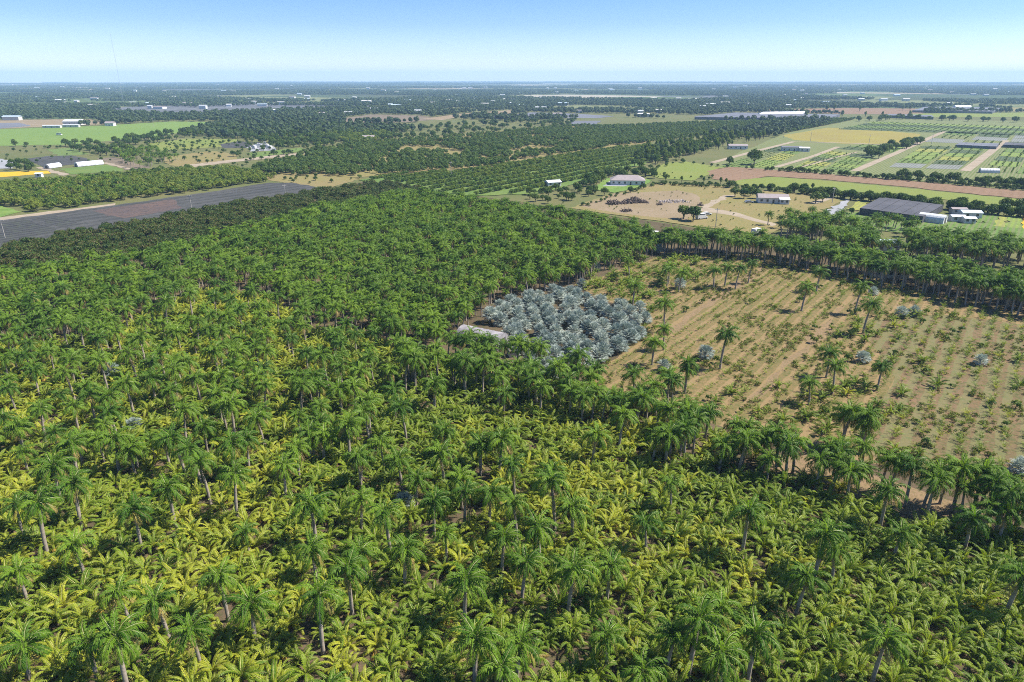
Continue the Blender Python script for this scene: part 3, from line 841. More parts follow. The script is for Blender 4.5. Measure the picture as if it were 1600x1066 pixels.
FARTREE = [wood_patch(200 + k, 4, 1, 6, 9, 60) for k in range(3)]
CLUMP = [wood_patch(210 + k, 44, 13, 4.5, 9, 26) for k in range(3)]
PATCH = [wood_patch(220 + k, 150, 60, 6, 11, 14) for k in range(3)]

# ------------------------------------------------------------------ scattering: individuals near, one mass beyond
def mass(name, label, protos, pts):
    """Everything past the countable ones as one object: points carrying instances of the prototype meshes. pts: x, y, z, scale, rotation, variant"""
    if not len(pts):
        return None
    pts = np.asarray(pts, float)
    me = bpy.data.meshes.new(name)
    me.vertices.add(len(pts))
    me.vertices.foreach_set('co', pts[:, :3].ravel())
    for an, c in (('psize', 3), ('prot', 4)):
        at = me.attributes.new(an, 'FLOAT', 'POINT')
        at.data.foreach_set('value', pts[:, c].copy())
    at = me.attributes.new('pvar', 'INT', 'POINT')
    at.data.foreach_set('value', pts[:, 5].astype(np.int32))
    o = tag(obj(name, me), label, None, None, 'stuff')
    ng = bpy.data.node_groups.new(name, 'GeometryNodeTree')
    ng.interface.new_socket('Geometry', in_out='INPUT', socket_type='NodeSocketGeometry')
    ng.interface.new_socket('Geometry', in_out='OUTPUT', socket_type='NodeSocketGeometry')
    gi, go = ng.nodes.new('NodeGroupInput'), ng.nodes.new('NodeGroupOutput')
    jn = ng.nodes.new('GeometryNodeJoinGeometry')
    for pm in protos:
        po = bpy.data.objects.new(pm.name, pm)
        oi = ng.nodes.new('GeometryNodeObjectInfo')
        oi.inputs['Object'].default_value = po
        oi.inputs['As Instance'].default_value = True
        ng.links.new(oi.outputs['Geometry'], jn.inputs[0])
    ip = ng.nodes.new('GeometryNodeInstanceOnPoints')
    ip.inputs['Pick Instance'].default_value = True
    def attr(nm, typ):
        n = ng.nodes.new('GeometryNodeInputNamedAttribute')
        n.data_type = typ
        n.inputs['Name'].default_value = nm
        return n.outputs['Attribute']
    cx = ng.nodes.new('ShaderNodeCombineXYZ')
    ng.links.new(attr('prot', 'FLOAT'), cx.inputs[2])
    ng.links.new(gi.outputs[0], ip.inputs['Points'])
    ng.links.new(jn.outputs[0], ip.inputs['Instance'])
    ng.links.new(attr('pvar', 'INT'), ip.inputs['Instance Index'])
    ng.links.new(cx.outputs[0], ip.inputs['Rotation'])
    ng.links.new(attr('psize', 'FLOAT'), ip.inputs['Scale'])
    ng.links.new(ip.outputs[0], go.inputs[0])
    md = o.modifiers.new('scatter', 'NODES')
    md.node_group = ng
    return o

def in_frame(x, y, z=2.0, mx=40):
    if y < 5: return False
    a, b = pix(x, y, z)
    return -mx < a < 1600 + mx and 100 < b < 1066 + mx

def where(px, py):
    if py > 1015: v = 'at the bottom edge'
    elif py > 965: v = 'just above the bottom edge'
    elif py > 910: v = 'near the bottom'
    elif py > 850: v = 'low down'
    elif py > 795: v = 'fairly low'
    elif py > 740: v = 'in the lower part'
    elif py > 690: v = 'well below mid-height'
    elif py > 640: v = 'just below mid-height'
    elif py > 590: v = 'slightly below mid-height'
    elif py > 540: v = 'at mid-height'
    elif py > 440: v = 'just above mid-height'
    elif py > 330: v = 'in the upper middle'
    elif py > 300: v = 'just beyond the plantation'
    elif py > 270: v = 'well beyond the plantation'
    elif py > 240: v = 'in the middle distance'
    elif py > 210: v = 'in the distance'
    else: v = 'in the far distance'
    for lim, w in ((130, 'far left'), (330, 'left'), (560, 'left of centre'), (760, 'centre left'), (960, 'centre'), (1160, 'right of centre'), (1380, 'right')):
        if px < lim:
            return f'{w}, {v}'
    return f'far right, {v}'
ORD = ['first', 'second', 'third', 'fourth', 'fifth', 'sixth', 'seventh', 'eighth', 'ninth', 'tenth', 'eleventh', 'twelfth', 'thirteenth', 'fourteenth', 'fifteenth', 'sixteenth']
def label_all(items, text, group):
    """items: (object, x, y, height). One label each: its place, and its order from the left among its like there."""
    bins = {}
    for o, x, y, h, extra in items:
        a, b = pix(x, y, h)
        bins.setdefault((extra, where(a, b)), []).append((a, o))
    for (extra, w), lst in bins.items():
        lst.sort(key=lambda q: q[0])
        for i, (a, o) in enumerate(lst):
            base = (extra or text)
            if len(lst) == 1: o['label'] = f'{base}, {w}'
            elif len(lst) <= 16: o['label'] = f'{base}, {w}, {ORD[i]} from left'
            else: o['label'] = f'{base}, {w}'
            o['group'] = group

# ------------------------------------------------------------------ planting
V = lambda n: RNG.integers(0, n)
ROYAL_PX = [(24,880),(116,840),(208,800),(262,764),(318,728),(362,756),(440,728),(110,696),(200,692),(256,684),(280,692),(484,668),(500,672),(80,728),(112,764),(56,804),(188,912),(132,992),(24,996),(248,928),(300,976),(344,900),(388,940),(496,948),(488,852),(488,796),(184,1020),(24,656),
(574,648),(560,708),(560,772),(606,808),(568,848),(628,856),(544,896),(724,916),(724,760),(676,780),(648,736),(696,664),(750,684),(804,724),(764,768),(808,788),(868,768),(896,780),(844,824),(784,840),(816,876),(890,896),(952,876),(1014,808),(952,976),(808,992),(740,1000),(784,1044),(1012,1040),(1048,984),(928,672),(970,656),(1024,672),(1044,676),(780,692),(864,720),(720,736),
(1168,808),(1312,852),(1256,896),(1120,940),(1084,988),(1132,1024),(1180,992),(1284,844),(1074,672),(1130,684),(1166,676),(1200,680),(1248,684),(1284,712),(1316,704),(1348,720),(1324,648),(1356,656),(1388,768),(1428,732),(1460,756),(1504,740),(1564,752),(1576,792),(1592,896),(1388,708),(1524,800),(1484,728),(1536,740),
(120,552),(50,577),(205,552),(152,547),(250,550),(277,562),(307,590),(235,587),(112,630),(22,655),(200,605),(265,602),(360,637),(315,655),(205,685),(175,692),(382,687),(360,700),(305,705),(375,550),(337,557),
(475,480),(412,527),(447,510),(400,585),(467,580),(482,585),(492,580),(508,562),(521,552),(530,605),(575,635),(607,570),(615,612),(632,640),(677,597),(707,557),(725,572),(682,545),(625,535),(650,540),(575,535),(480,670),(497,660),(462,700),(560,710),(542,670),(597,685),(625,710),(697,665),(692,705),(750,687),(767,545),(755,540),(742,537),(770,552),
(827,564),(787,604),(726,575),(709,558),(876,587),(902,564),(930,567),(907,601),(956,604),(994,578),(1054,593),(1028,610),(996,627),(927,610),(1022,527),(1040,506),(1040,480),(1074,567),(991,443),(1045,415),(1063,423),(985,406),(925,400),(907,411),
(1258,450),(1130,533),(1342,454),(1356,482),(1299,545),(1309,568),(1380,564),(1272,584),(1327,643),(1354,655),(1118,419),(1136,415),(1173,411),(1153,419),(1047,411),(1281,423),(1075,568),(1047,584)]
ROW_PX = [(640, 548), (700, 560), (800, 580), (900, 600), (1000, 618), (1100, 650), (1180, 672), (1250, 690), (1340, 712), (1420, 730), (1500, 748), (1600, 775), (1720, 800)]

royal = [(*P(a, b, 7.2), 'hand') for a, b in ROYAL_PX]
occupied = [np.array(q[:2]) for q in royal]
def far_enough(p, lst, d):
    return all((p[0] - q[0]) ** 2 + (p[1] - q[1]) ** 2 > d * d for q in lst)
# extra royals along the field edge, in the left stand and scattered over the coconuts
edge = [np.array(P(a, b, 7.0)) for a, b in ROW_PX]
for i in range(len(edge) - 1):
    L = np.linalg.norm(edge[i + 1] - edge[i])
    for k in range(int(L / 0.9)):
        p = edge[i] + (edge[i + 1] - edge[i]) * RNG.random() + RNG.normal(0, 2.8, 2)
        if far_enough(p, occupied, 2.0):
            royal.append((*p, 'edge')); occupied.append(p)
leftpoly = poly([(-150, 560), (150, 520), (330, 460), (470, 500), (640, 545), (620, 620), (480, 700), (300, 720), (120, 740), (-150, 760)])
for p in grid_points(leftpoly, 5.0, 5.0, 0.35, 0.85):
    if far_enough(p, occupied, 3.4):
        royal.append((*p, 'left')); occupied.append(p)
coco_poly = poly([(-260, 600), (-100, 560), (150, 528), (330, 455), (430, 475), (480, 520), (560, 525), (640, 560), (720, 560), (800, 582), (880, 605), (950, 618), (1100, 670), (1200, 715), (1250, 745), (1400, 800), (1520, 835), (1620, 840), (1900, 900), (1900, 1230), (-400, 1230)])
for p in grid_points(coco_poly, 19, 19, 0.35, 0.6):
    if far_enough(p, occupied, 6):
        royal.append((*p, 'left')); occupied.append(p)
for p in grid_points(poly([(690, 560), (722, 552), (770, 566), (812, 572), (880, 600), (960, 618), (930, 630), (820, 606), (720, 584)]), 3.0, 3.0, 0.3, 0.75):
    if far_enough(p, occupied, 2.2):
        royal.append((*p, 'edge')); occupied.append(p)
# the double row on the right boundary and the palms beyond it
bound = poly([(985, 388), (1100, 388), (1200, 396), (1400, 428), (1600, 462), (1900, 510), (1900, 555), (1600, 497), (1450, 466), (1330, 438), (1180, 410), (1060, 403)])
for p in grid_points(bound, 3.2, 3.2, 0.22, 0.92):
    if far_enough(p, occupied, 2.4):
        royal.append((*p, 'bound'))
beyond = poly([(1195, 384), (1215, 368), (1255, 358), (1300, 358), (1340, 372), (1480, 386), (1600, 402), (1900, 440), (1900, 490), (1600, 448), (1400, 415), (1250, 392)])
HOLES = [poly([(1360, 372), (1410, 378), (1415, 404), (1362, 398)])]
for p in grid_points(beyond, 3.5, 3.5, 0.25, 0.85):
    if not any(inside([p], h)[0] for h in HOLES) and vnoise([p], 14, 40)[0] > 0.33:
        royal.append((*p, 'bound'))
# the dense younger stand in the middle
dense = poly([(-260, 490), (-100, 468), (80, 438), (250, 408), (340, 386), (480, 344), (640, 312), (720, 322), (880, 346), (990, 366), (1050, 394), (960, 420), (900, 445), (835, 462), (775, 478), (752, 500), (730, 512), (712, 540), (700, 556), (640, 556), (560, 522), (480, 500), (430, 472), (330, 455), (150, 525), (-100, 562), (-260, 600)])
young = []
barn_hole = poly([(716, 528), (738, 514), (800, 522), (800, 556), (775, 556), (722, 542)])
for p in grid_points(dense, 3.0, 3.0, 0.3, 0.88):
    if not inside([p], barn_hole)[0]:
        young.append((*p, 'young'))

yard = poly([(712, 530), (730, 510), (800, 518), (806, 562), (716, 562)])
royal = [q for q in royal if not inside([q[:2]], yard)[0]]
young = [q for q in young if not inside([q[:2]], poly([(712, 530), (735, 512), (800, 520), (806, 560), (712, 556)]))[0]]
everyroyal = []
for x, y, z in royal:
    if not in_frame(x, y, 6, 120): continue
    s = {'hand': RNG.uniform(0.88, 1.2), 'edge': RNG.uniform(0.85, 1.15), 'left': RNG.uniform(0.75, 1.1), 'bound': RNG.uniform(0.88, 1.15)}[z]
    everyroyal.append((x, y, s, RNG.uniform(0, 6.28), int(V(8)), z))
for x, y, z in young:
    if vnoise([(x, y)], 30, 17)[0] * 0.6 + vnoise([(x, y)], 9, 18)[0] * 0.4 + RNG.normal(0, 0.06) < 0.46:
        z = 'stand'
    everyroyal.append((x, y, RNG.choice([RNG.uniform(0.55, 0.75), RNG.uniform(0.7, 0.9), RNG.uniform(0.85, 1.0)]), RNG.uniform(0, 6.28), int(V(8)), z))
everyroyal.sort(key=lambda q: -(q[2] / math.hypot(q[0], q[1], H_CAM)) if in_frame(q[0], q[1], 7) else 1)
items = []
for i, (x, y, s, rz, v, z) in enumerate(everyroyal[:300]):
    d = ROYAL[v]
    t = thing('royal_palm', (x, y, 0), rz, s, None, 'palm tree')
    obj('trunk', d['trunk_me'], t)
    obj('crownshaft', d['shaft_me'], t)
    if i < 45:                                     # near enough for each frond to be told apart
        for kind, k, az, tilt, roll, sc in d['plan']:
            f = obj('frond', roy_fr_me[kind, k], t)
            f.matrix_local = d['base'] @ zrot(az, tilt, roll, sc)
    else:
        obj('crown', d['crown_young'] if z == 'young' else d['crown_me'], t)
    a, b = pix(x, y, 7)
    infield = inside([(x, y)], FIELD_POLY[0])[0] or inside([(x, y)], FIELD_POLY[1])[0]
    items.append((t, x, y, 7.0, 'royal palm alone in the field' if infield and z == 'hand' else
                  'royal palm along the field edge' if z == 'edge' else 'royal palm in the dense stand' if z in ('young', 'stand') else 'royal palm over coconut palms'))
label_all(items, '', 'royal palms on the plantation')
rest = everyroyal[300:]
mass('royal_palm_stand', 'dense stand of royal palms filling the plantation and its right boundary', [d['ROY'] for d in ROYAL],
     [(x, y, 0, s, rz, v) for x, y, s, rz, v, z in rest if z != 'young'])
mass('young_palm_stand', 'dense bright green stand of young palms in the middle of the plantation', [d['YNG'] for d in ROYAL],
     [(x, y, 0, s, rz, v) for x, y, s, rz, v, z in rest if z == 'young'])

# coconut palms under them, yellow in patches
coco = []
pts = grid_points(coco_poly, 2.45, 2.45, 0.26, 0.96)
nz = vnoise(pts, 22, 3) * 0.65 + vnoise(pts, 8, 5) * 0.35
for (x, y), n_ in zip(pts, nz):
    if not in_frame(x, y, 2, 160): continue
    a, b = pix(x, y, 2)
    if not far_enough((x, y), occupied, 1.2): continue
    bias = 0.13 if a < 520 else (0.0 if a < 900 else -0.14)
    gold = n_ + bias + RNG.normal(0, 0.15) > 0.63
    coco.append((x, y, RNG.uniform(0.62, 0.95), RNG.uniform(0, 6.28), int(V(6)), 'gold' if gold else 'green'))
mixpoly = poly([(900, 440), (985, 400), (1060, 400), (1120, 412), (1090, 440), (1040, 470), (1030, 492), (930, 462)])
for x, y in grid_points(mixpoly, 4.2, 4.2, 0.3, 0.62):
    coco.append((x, y, RNG.uniform(0.5, 0.95), RNG.uniform(0, 6.28), int(V(6)), 'green'))
for px_ in [(1150, 610), (1120, 625), (1180, 640), (1230, 655), (1400, 700), (1440, 705), (1285, 668), (1340, 595), (1410, 612), (1300, 610), (1385, 640), (1590, 560), (1590, 600), (1325, 600), (1425, 490), (1375, 520), (1395, 560), (1460, 600), (1260, 650), (1210, 600)]:
    x, y = P(px_[0] + RNG.uniform(-8, 8), px_[1], 1)
    coco.append((x, y, RNG.uniform(0.5, 0.85), RNG.uniform(0, 6.28), int(V(6)), 'green'))
loose = poly([(1300, 500), (1350, 474), (1430, 500), (1455, 570), (1440, 640), (1420, 695), (1300, 690), (1235, 640), (1260, 590)])
for x, y in grid_points(loose, 5.0, 5.0, 0.4, 0.42):
    coco.append((x, y, RNG.uniform(0.3, 0.72), RNG.uniform(0, 6.28), int(V(6)), 'gold' if RNG.random() < 0.18 else 'green'))
coco.sort(key=lambda q: (q[2] ** 0.3) * -1.0 / math.hypot(q[0], q[1], H_CAM) if in_frame(q[0], q[1], 2, 0) else 1)
items = []
for i, (x, y, s, rz, v, c) in enumerate(coco[:300]):
    d = COCO[v]
    t = thing('coconut_palm', (x, y, 0), rz, s, None, 'palm tree')
    obj('trunk', d['trunk_me'], t)
    if i < 45:
        for kind, k, az, tilt, roll, sc in d['plan']:
            f = obj('frond', coc_fr_me[c, kind, k], t)
            f.matrix_local = d['base'] @ zrot(az, tilt, roll, sc)
    else:
        obj('crown', d['crown_' + c], t)
    items.append((t, x, y, 2.0, 'golden yellow dwarf coconut palm' if c == 'gold' else 'green dwarf coconut palm'))
label_all(items, '', 'dwarf coconut palms in the front of the plantation')
for c, lb in (('green', 'mass of green dwarf coconut palms under the royal palms'), ('gold', 'patches of golden yellow coconut palms among the green ones')):
    mass('coconut_palm_undergrowth', lb, [d[c] for d in COCO], [(x, y, 0, s, rz, v) for x, y, s, rz, v, cc in coco[300:] if cc == c])

# silver fan palms: the grove and single ones
grove = poly([(742, 490), (770, 478), (840, 462), (905, 462), (1005, 492), (1022, 506), (990, 545), (930, 572), (880, 596), (830, 572), (800, 545), (790, 520)])
silver = [(x, y, RNG.uniform(1.05, 1.42), 'grove') for x, y in grid_points(grove, 4.4, 4.4, 0.17, 0.95)]
lone = {(909, 438): 'above the silver grove', (972, 390): 'by the right boundary row', (1016, 385): 'beside another at the boundary', (1030, 388): 'rightmost of two at the boundary', (1366, 449): 'below the right boundary palms',
        (1410, 484): 'leftmost of a close pair in the field', (1430, 481): 'rightmost of a close pair in the field', (1350, 552): 'between two royal palms in the field', (1534, 556): 'standing alone at the right of the field', (1103, 548): 'in the field near the silver grove',
        (1038, 566): 'at the near corner of the silver grove', (1597, 722): 'at the right picture edge', (172, 573): 'among green palms at the left', (208, 658): 'in a gap among royal palms at the left', (630, 776): 'low among the coconut palms', (366, 364): 'in the dark trees upper left',
        (492, 418): 'inside the dense young palms', (932, 413): 'at the edge of the dense young palms', (898, 416): 'left of another at the dense stand edge', (1063, 440): 'low in the mixed plot above the field'}
for (a, b), lb in lone.items():
    x, y = P(a, b, 2.4)
    silver.append((x, y, RNG.uniform(0.95, 1.2), 'silver blue fan palm ' + lb))
GROVE = {}
for x, y, s, lb in silver:
    d = SILVER[V(4)]
    t = thing('silver_fan_palm', (x, y, 0), RNG.uniform(0, 6.28), s, None, 'palm tree')
    obj('trunk', d['trunk_me'], t); obj('crown', d['crown_me'], t)
    if lb == 'grove':
        a, b = pix(x, y, 2.5)
        part = ('at the far edge' if b < 478 else 'in the middle' if b < 520 else 'at the near edge') + (' beside the barn' if a < 810 else ', centre' if a < 920 else ' towards the field')
        GROVE.setdefault(part, []).append((a, t))
    else:
        tag(t, lb, None, 'silver fan palms')
for part, lst in GROVE.items():
    lst.sort(key=lambda q: q[0])
    for i, (a, t) in enumerate(lst):
        tag(t, f'silver fan palm {part} of the grove' + (f', {ORD[i]} from left' if len(lst) <= 16 else ''), None, 'silver fan palms')

# young palms and tufts on the tan field
fieldpg, redpg = FIELD_POLY[0], FIELD_POLY[1]
tuft = pinnate(0.9, R(66), R(75), 8, 0.22, 0.06, 0.1, 0, 3, 400, 0.3, r0=0.015)
TUFT = {}
for c in ('green', 'gold'):
    for k in range(3):
        mb = MB()
        rr = random.Random(450 + k)
        for i in range(7):
            mb.addmesh(tuft, zrot(i * 2.4 + rr.uniform(-0.3, 0.3), rr.uniform(-0.3, 0.25), 0, rr.uniform(0.7, 1.2)))
        TUFT[c, k] = mb.mesh('young_palm', [M[q] for q in COC_MATS[c]])
plants = []
track = FIELD_POLY[2]
for x, y in grid_points(fieldpg, 1.15, 3.4, 0.07, 0.92):
    if inside([(x, y)], track)[0] or inside([(x, y)], FIELD_POLY[3])[0]: continue
    red = inside([(x, y)], redpg)[0]
    if red:
        if RNG.random() < 0.55: continue
        plants.append((x, y, RNG.uniform(0.8, 2.0), RNG.uniform(0, 6.28), int(V(3)), 'gold' if RNG.random() < 0.3 else 'green'))
    else:
        if RNG.random() < 0.12: continue
        plants.append((x, y, RNG.uniform(0.7, 1.3) * (1.6 if RNG.random() < 0.1 else 1), RNG.uniform(0, 6.28), int(V(3)), 'green'))
plants.sort(key=lambda q: -q[2] / math.hypot(q[0], q[1], H_CAM) if in_frame(q[0], q[1], 1, 0) else 1)
items = []
for x, y, s, rz, v, c in plants[:300]:
    o = obj('young_palm', TUFT[c, v], None, (x, y, 0.2), (0, 0, rz), (s,) * 3)
    o['category'] = 'young palm'
    items.append((o, x, y, 0.5, 'small yellow palm in the field' if c == 'gold' else 'small green palm in the field'))
label_all(items, '', 'young palms in the field rows')
for c in ('green', 'gold'):
    mass('field_row_plants', f'low {"yellow" if c == "gold" else "green"} plants in rows on the tan field', [TUFT[c, k] for k in range(3)],
         [(x, y, 0.2, s, rz, v) for x, y, s, rz, v, cc in plants[300:] if cc == c])
GRASSY = leafy_set(3, 160, ('lime', 'dry_grass'), rad=0.7, height=0.55, trunk_h=0.05, nclump=5, nleaf=14, lsize=0.14, light=0.5)
gp = grid_points(fieldpg, 1.5, 1.5, 0.45, 0.8)
gp = gp[(vnoise(gp, 9, 8) * 0.6 + vnoise(gp, 3, 12) * 0.4) > 0.575]
mass('field_weeds', 'low weeds and dry grass spread over the tan field', [d['full'] for d in GRASSY], [(x, y, 0.1, RNG.uniform(0.4, 1.3), RNG.uniform(0, 6.28), V(3)) for x, y in gp if not inside([(x, y)], track)[0] and in_frame(x, y, 0, 200)])
sh = []
for x, y in grid_points(fieldpg, 9, 9, 0.45, 0.75):
    a, b = pix(x, y)
    if a > 1250 or RNG.random() < 0.25:
        sh.append((x, y, 0.1, RNG.uniform(0.6, 1.9), RNG.uniform(0, 6.28), V(3)))
items = []
sh = [q for q in sh if in_frame(q[0], q[1], 1, 60)]
for x, y, z, s, rz, v in sh:
    o = obj('bush', SHRUB[int(v)]['full'], None, (x, y, z), (0, 0, rz), (s,) * 3)
    o['category'] = 'bush'
    items.append((o, x, y, 0.5, 'leafy bush in the field'))
label_all(items, '', 'bushes scattered on the tan field')

# ------------------------------------------------------------------ groves and trees beyond the plantation
TREES = {k: [] for k in ('mango', 'broad', 'lime', 'tall', 'orchard', 'rowtree')}
def plant(kind, px, s1, s2, jit, keep, smin, smax, clump=0.0, seed=0):
    pg = poly(px)
    pts = grid_points(pg, s1, s2, jit, keep)
    if clump and len(pts):
        pts = pts[vnoise(pts, 26, seed) > clump]
    for x, y in pts:
        TREES[kind].append((x, y, RNG.uniform(smin, smax), RNG.uniform(0, 6.28), int(V(2 if kind == 'tall' else 3))))
def line_plant(kind, px, step, spread, smin, smax, keep=1.0):
    pts = [np.array(P(*p)) for p in px]
    for i in range(len(pts) - 1):
        L = np.linalg.norm(pts[i + 1] - pts[i])
        for k in range(max(1, int(L / step))):
            if RNG.random() > keep: continue
            p = pts[i] + (pts[i + 1] - pts[i]) * (k + RNG.random()) / max(1, int(L / step)) + RNG.normal(0, spread, 2)
            TREES[kind].append((p[0], p[1], RNG.uniform(smin, smax), RNG.uniform(0, 6.28), int(V(2 if kind == 'tall' else 3))))
# dark strip inside the upper left boundary
plant('mango', [(-260, 452), (0, 397), (200, 356), (370, 325), (500, 305), (560, 292), (620, 292), (720, 318), (700, 326), (640, 318), (480, 346), (340, 382), (250, 404), (80, 434), (-100, 464), (-260, 486)], 3.9, 4.2, 0.2, 0.93, 0.75, 1.25)
# bright grove beyond the black ground cloth
plant('lime', [(-120, 300), (0, 290), (110, 284), (200, 276), (350, 265), (430, 278), (415, 285), (330, 297), (180, 316), (50, 333), (28, 324), (-120, 318)], 4.2, 4.6, 0.25, 0.93, 0.8, 1.35)
plant('orchard', [(110, 282), (200, 274), (300, 265), (310, 270), (200, 280), (120, 288)], 5, 5, 0.25, 0.8, 1.0, 1.5)
# grove behind the corner: scattered dark trees on tan ground
plant('orchard', [(385, 272), (470, 244), (560, 226), (700, 216), (900, 197), (1000, 203), (1015, 222), (880, 242), (760, 262), (620, 272), (560, 277)], 6.0, 6.6, 0.22, 0.92, 1.05, 1.65, 0.27, 4)
plant('orchard', [(385, 272), (400, 262), (440, 254), (520, 248), (560, 252), (540, 274), (480, 272)], 5.5, 5.5, 0.25, 0.8, 1.0, 1.5, 0.3, 9)
# orchard rows to the right of it
plant('rowtree', [(560, 279), (620, 274), (760, 264), (880, 243), (1010, 226), (1045, 240), (1005, 258), (930, 276), (850, 301), (720, 306), (640, 290)], 2.4, 12.5, 0.05, 0.97, 0.75, 1.0)
plant('lime', [(740, 270), (880, 246), (930, 244), (900, 256), (760, 280)], 4.5, 6.6, 0.12, 0.35, 0.9, 1.1)
# dark grove running to the upper right
plant('orchard', [(900, 200), (1000, 196), (1100, 192), (1300, 187), (1340, 187), (1270, 201), (1190, 214), (1100, 214), (1030, 222), (960, 228), (890, 240)], 4.6, 11.5, 0.10, 0.96, 1.0, 1.4)
# tall bright bamboo-like belt
plant('tall', [(1000, 236), (1030, 226), (1100, 216), (1190, 211), (1206, 214), (1120, 236), (1060, 250), (1010, 262)], 9, 9, 0.3, 0.8, 0.6, 1.0)
plant('broad', [(1000, 240), (1040, 230), (1110, 222), (1120, 234), (1060, 250), (1010, 262), (985, 266)], 9, 9, 0.35, 0.7, 0.7, 1.1)
# trees south of the sod field and around the junk yard
plant('broad', [(20, 229), (110, 228), (200, 219), (300, 206), (350, 196), (430, 198), (520, 196), (560, 205), (540, 226), (470, 233), (430, 234), (390, 222), (330, 212), (250, 222), (205, 232), (215, 250), (150, 244), (100, 234)], 9, 9, 0.35, 0.72, 0.6, 1.2, 0.28, 2)
plant('lime', [(500, 218), (520, 206), (590, 206), (620, 216), (560, 226)], 6, 6, 0.3, 0.8, 1.0, 1.6)
plant('broad', [(420, 240), (470, 214), (640, 200), (760, 192), (900, 188), (890, 198), (700, 214), (560, 226), (480, 242)], 12, 12, 0.4, 0.65, 0.6, 1.15, 0.3, 6)
plant('broad', [(0, 262), (30, 256), (70, 262), (60, 268), (0, 272)], 7, 7, 0.4, 0.6, 0.6, 1.0)
line_plant('broad', [(-100, 226), (40, 224)], 10, 3, 0.6, 1.0, 0.8)
line_plant('broad', [(355, 246), (430, 243), (520, 236)], 8, 3, 0.6, 1.0, 0.7)
# hedges on the right
line_plant('broad', [(1130, 293), (1230, 300)], 3.4, 1.5, 0.4, 0.7)
line_plant('broad', [(1230, 301), (1330, 312), (1420, 321), (1600, 341), (1800, 362)], 1.3, 1.6, 0.55, 0.95)
line_plant('broad', [(1020, 289), (1130, 294)], 2.2, 0.8, 0.25, 0.45)
line_plant('tall', [(1040, 284), (1150, 288), (1215, 292), (1270, 297)], 9, 2, 0.35, 0.5, 0.8)
line_plant('broad', [(1200, 266), (1300, 273), (1420, 283), (1600, 298), (1800, 317)], 2.2, 1.6, 0.3, 0.65)
line_plant('broad', [(1390, 279), (1480, 284), (1600, 294), (1800, 312)], 3.5, 3, 0.7, 1.1, 0.9)
line_plant('broad', [(1010, 268), (1060, 254), (1130, 262), (1200, 267)], 7, 2, 0.3, 0.6)
line_plant('orchard', [(908, 325), (960, 308), (1028, 289)], 5, 1.0, 0.4, 0.7)
line_plant('broad', [(1352, 248), (1432, 224)], 6, 3.5, 0.9, 1.3)
line_plant('broad', [(1340, 190), (1420, 186), (1470, 189), (1600, 192), (1800, 196)], 9, 4, 0.9, 1.5)
line_plant('tall', [(1240, 186), (1420, 181)], 55, 6, 0.9, 1.4)
line_plant('tall', [(1225, 178), (1440, 172)], 60, 8, 1.2, 1.7)
# around the house with the pool and the homestead
plant('broad', [(800, 312), (860, 296), (905, 296), (940, 300), (930, 308), (880, 322), (840, 318)], 7, 7, 0.35, 0.6, 0.4, 0.8)
plant('broad', [(905, 296), (925, 280), (960, 270), (1020, 272), (1030, 282), (1010, 278), (950, 279), (930, 292)], 6, 6, 0.35, 0.8, 0.6, 1.05)
for a, b, s in [(1178, 258, 1.9), (1148, 308, 0.9), (1162, 311, 1.0), (1172, 307, 0.85), (1182, 311, 0.9), (1230, 307, 0.75), (1274, 318, 1.0), (1285, 316, 0.9), (1068, 343, 1.1), (1083, 346, 1.2), (944, 306, 0.75), (1140, 258, 1.0),
                (1330, 335, 0.5), (1040, 283, 0.8), (1005, 296, 0.6), (985, 302, 0.6), (1500, 326, 1.0), (1522, 330, 0.9), (1570, 330, 1.1), (1592, 333, 1.1)]:
    x, y = P(a, b)
    TREES['broad'].append((x, y, s, RNG.uniform(0, 6.28), int(V(3))))
plant('broad', [(150, 246), (230, 226), (330, 214), (400, 216), (480, 230), (500, 240), (380, 262), (300, 264), (200, 262)], 8, 8, 0.45, 0.42, 0.18, 0.6)
plant('broad', [(0, 232), (150, 230), (170, 252), (60, 262), (0, 262)], 9, 9, 0.45, 0.25, 0.15, 0.5)
plant('broad', [(395, 279), (430, 268), (520, 276), (560, 281), (512, 294), (455, 287)], 7, 7, 0.45, 0.35, 0.15, 0.5)
plant('broad', [(1000, 276), (1060, 268), (1120, 276), (1180, 288), (1040, 286)], 8, 8, 0.45, 0.3, 0.12, 0.4)
line_plant('broad', [(1020, 288), (1130, 293), (1230, 301), (1330, 312), (1420, 321), (1600, 341), (1800, 362)], 1.3, 2.2, 0.15, 0.45)
line_plant('broad', [(1200, 266), (1300, 273), (1420, 283), (1600, 298), (1800, 317)], 1.3, 2.4, 0.12, 0.4)
line_plant('broad', [(1390, 277), (1480, 282), (1600, 292)], 1.6, 4, 0.2, 0.6)
INFO = {'mango': (MANGO, 'mango_tree', 'dark round mango tree', 'trees of the dark strip', 'rest of the dark mango strip'),
        'broad': (BROAD, 'broadleaf_tree', 'broadleaf tree beyond the plantation', 'broadleaf trees beyond the plantation', 'farther broadleaf trees and hedges'),
        'lime': (LIME, 'lime_tree', 'bright leafy grove tree', 'bright grove trees', 'rest of the bright grove'),
        'tall': (TALL, 'tall_tree', 'tall narrow bright tree', 'tall bright trees', 'farther tall bright trees'),
        'rowtree': (ROWT, 'row_tree', 'fruit tree in orchard rows', 'trees in the orchard rows', 'rows of fruit trees behind the plantation'),
        'orchard': (ORCH, 'orchard_tree', 'dark orchard tree', 'orchard trees', 'rows of the far orchard and dark grove')}
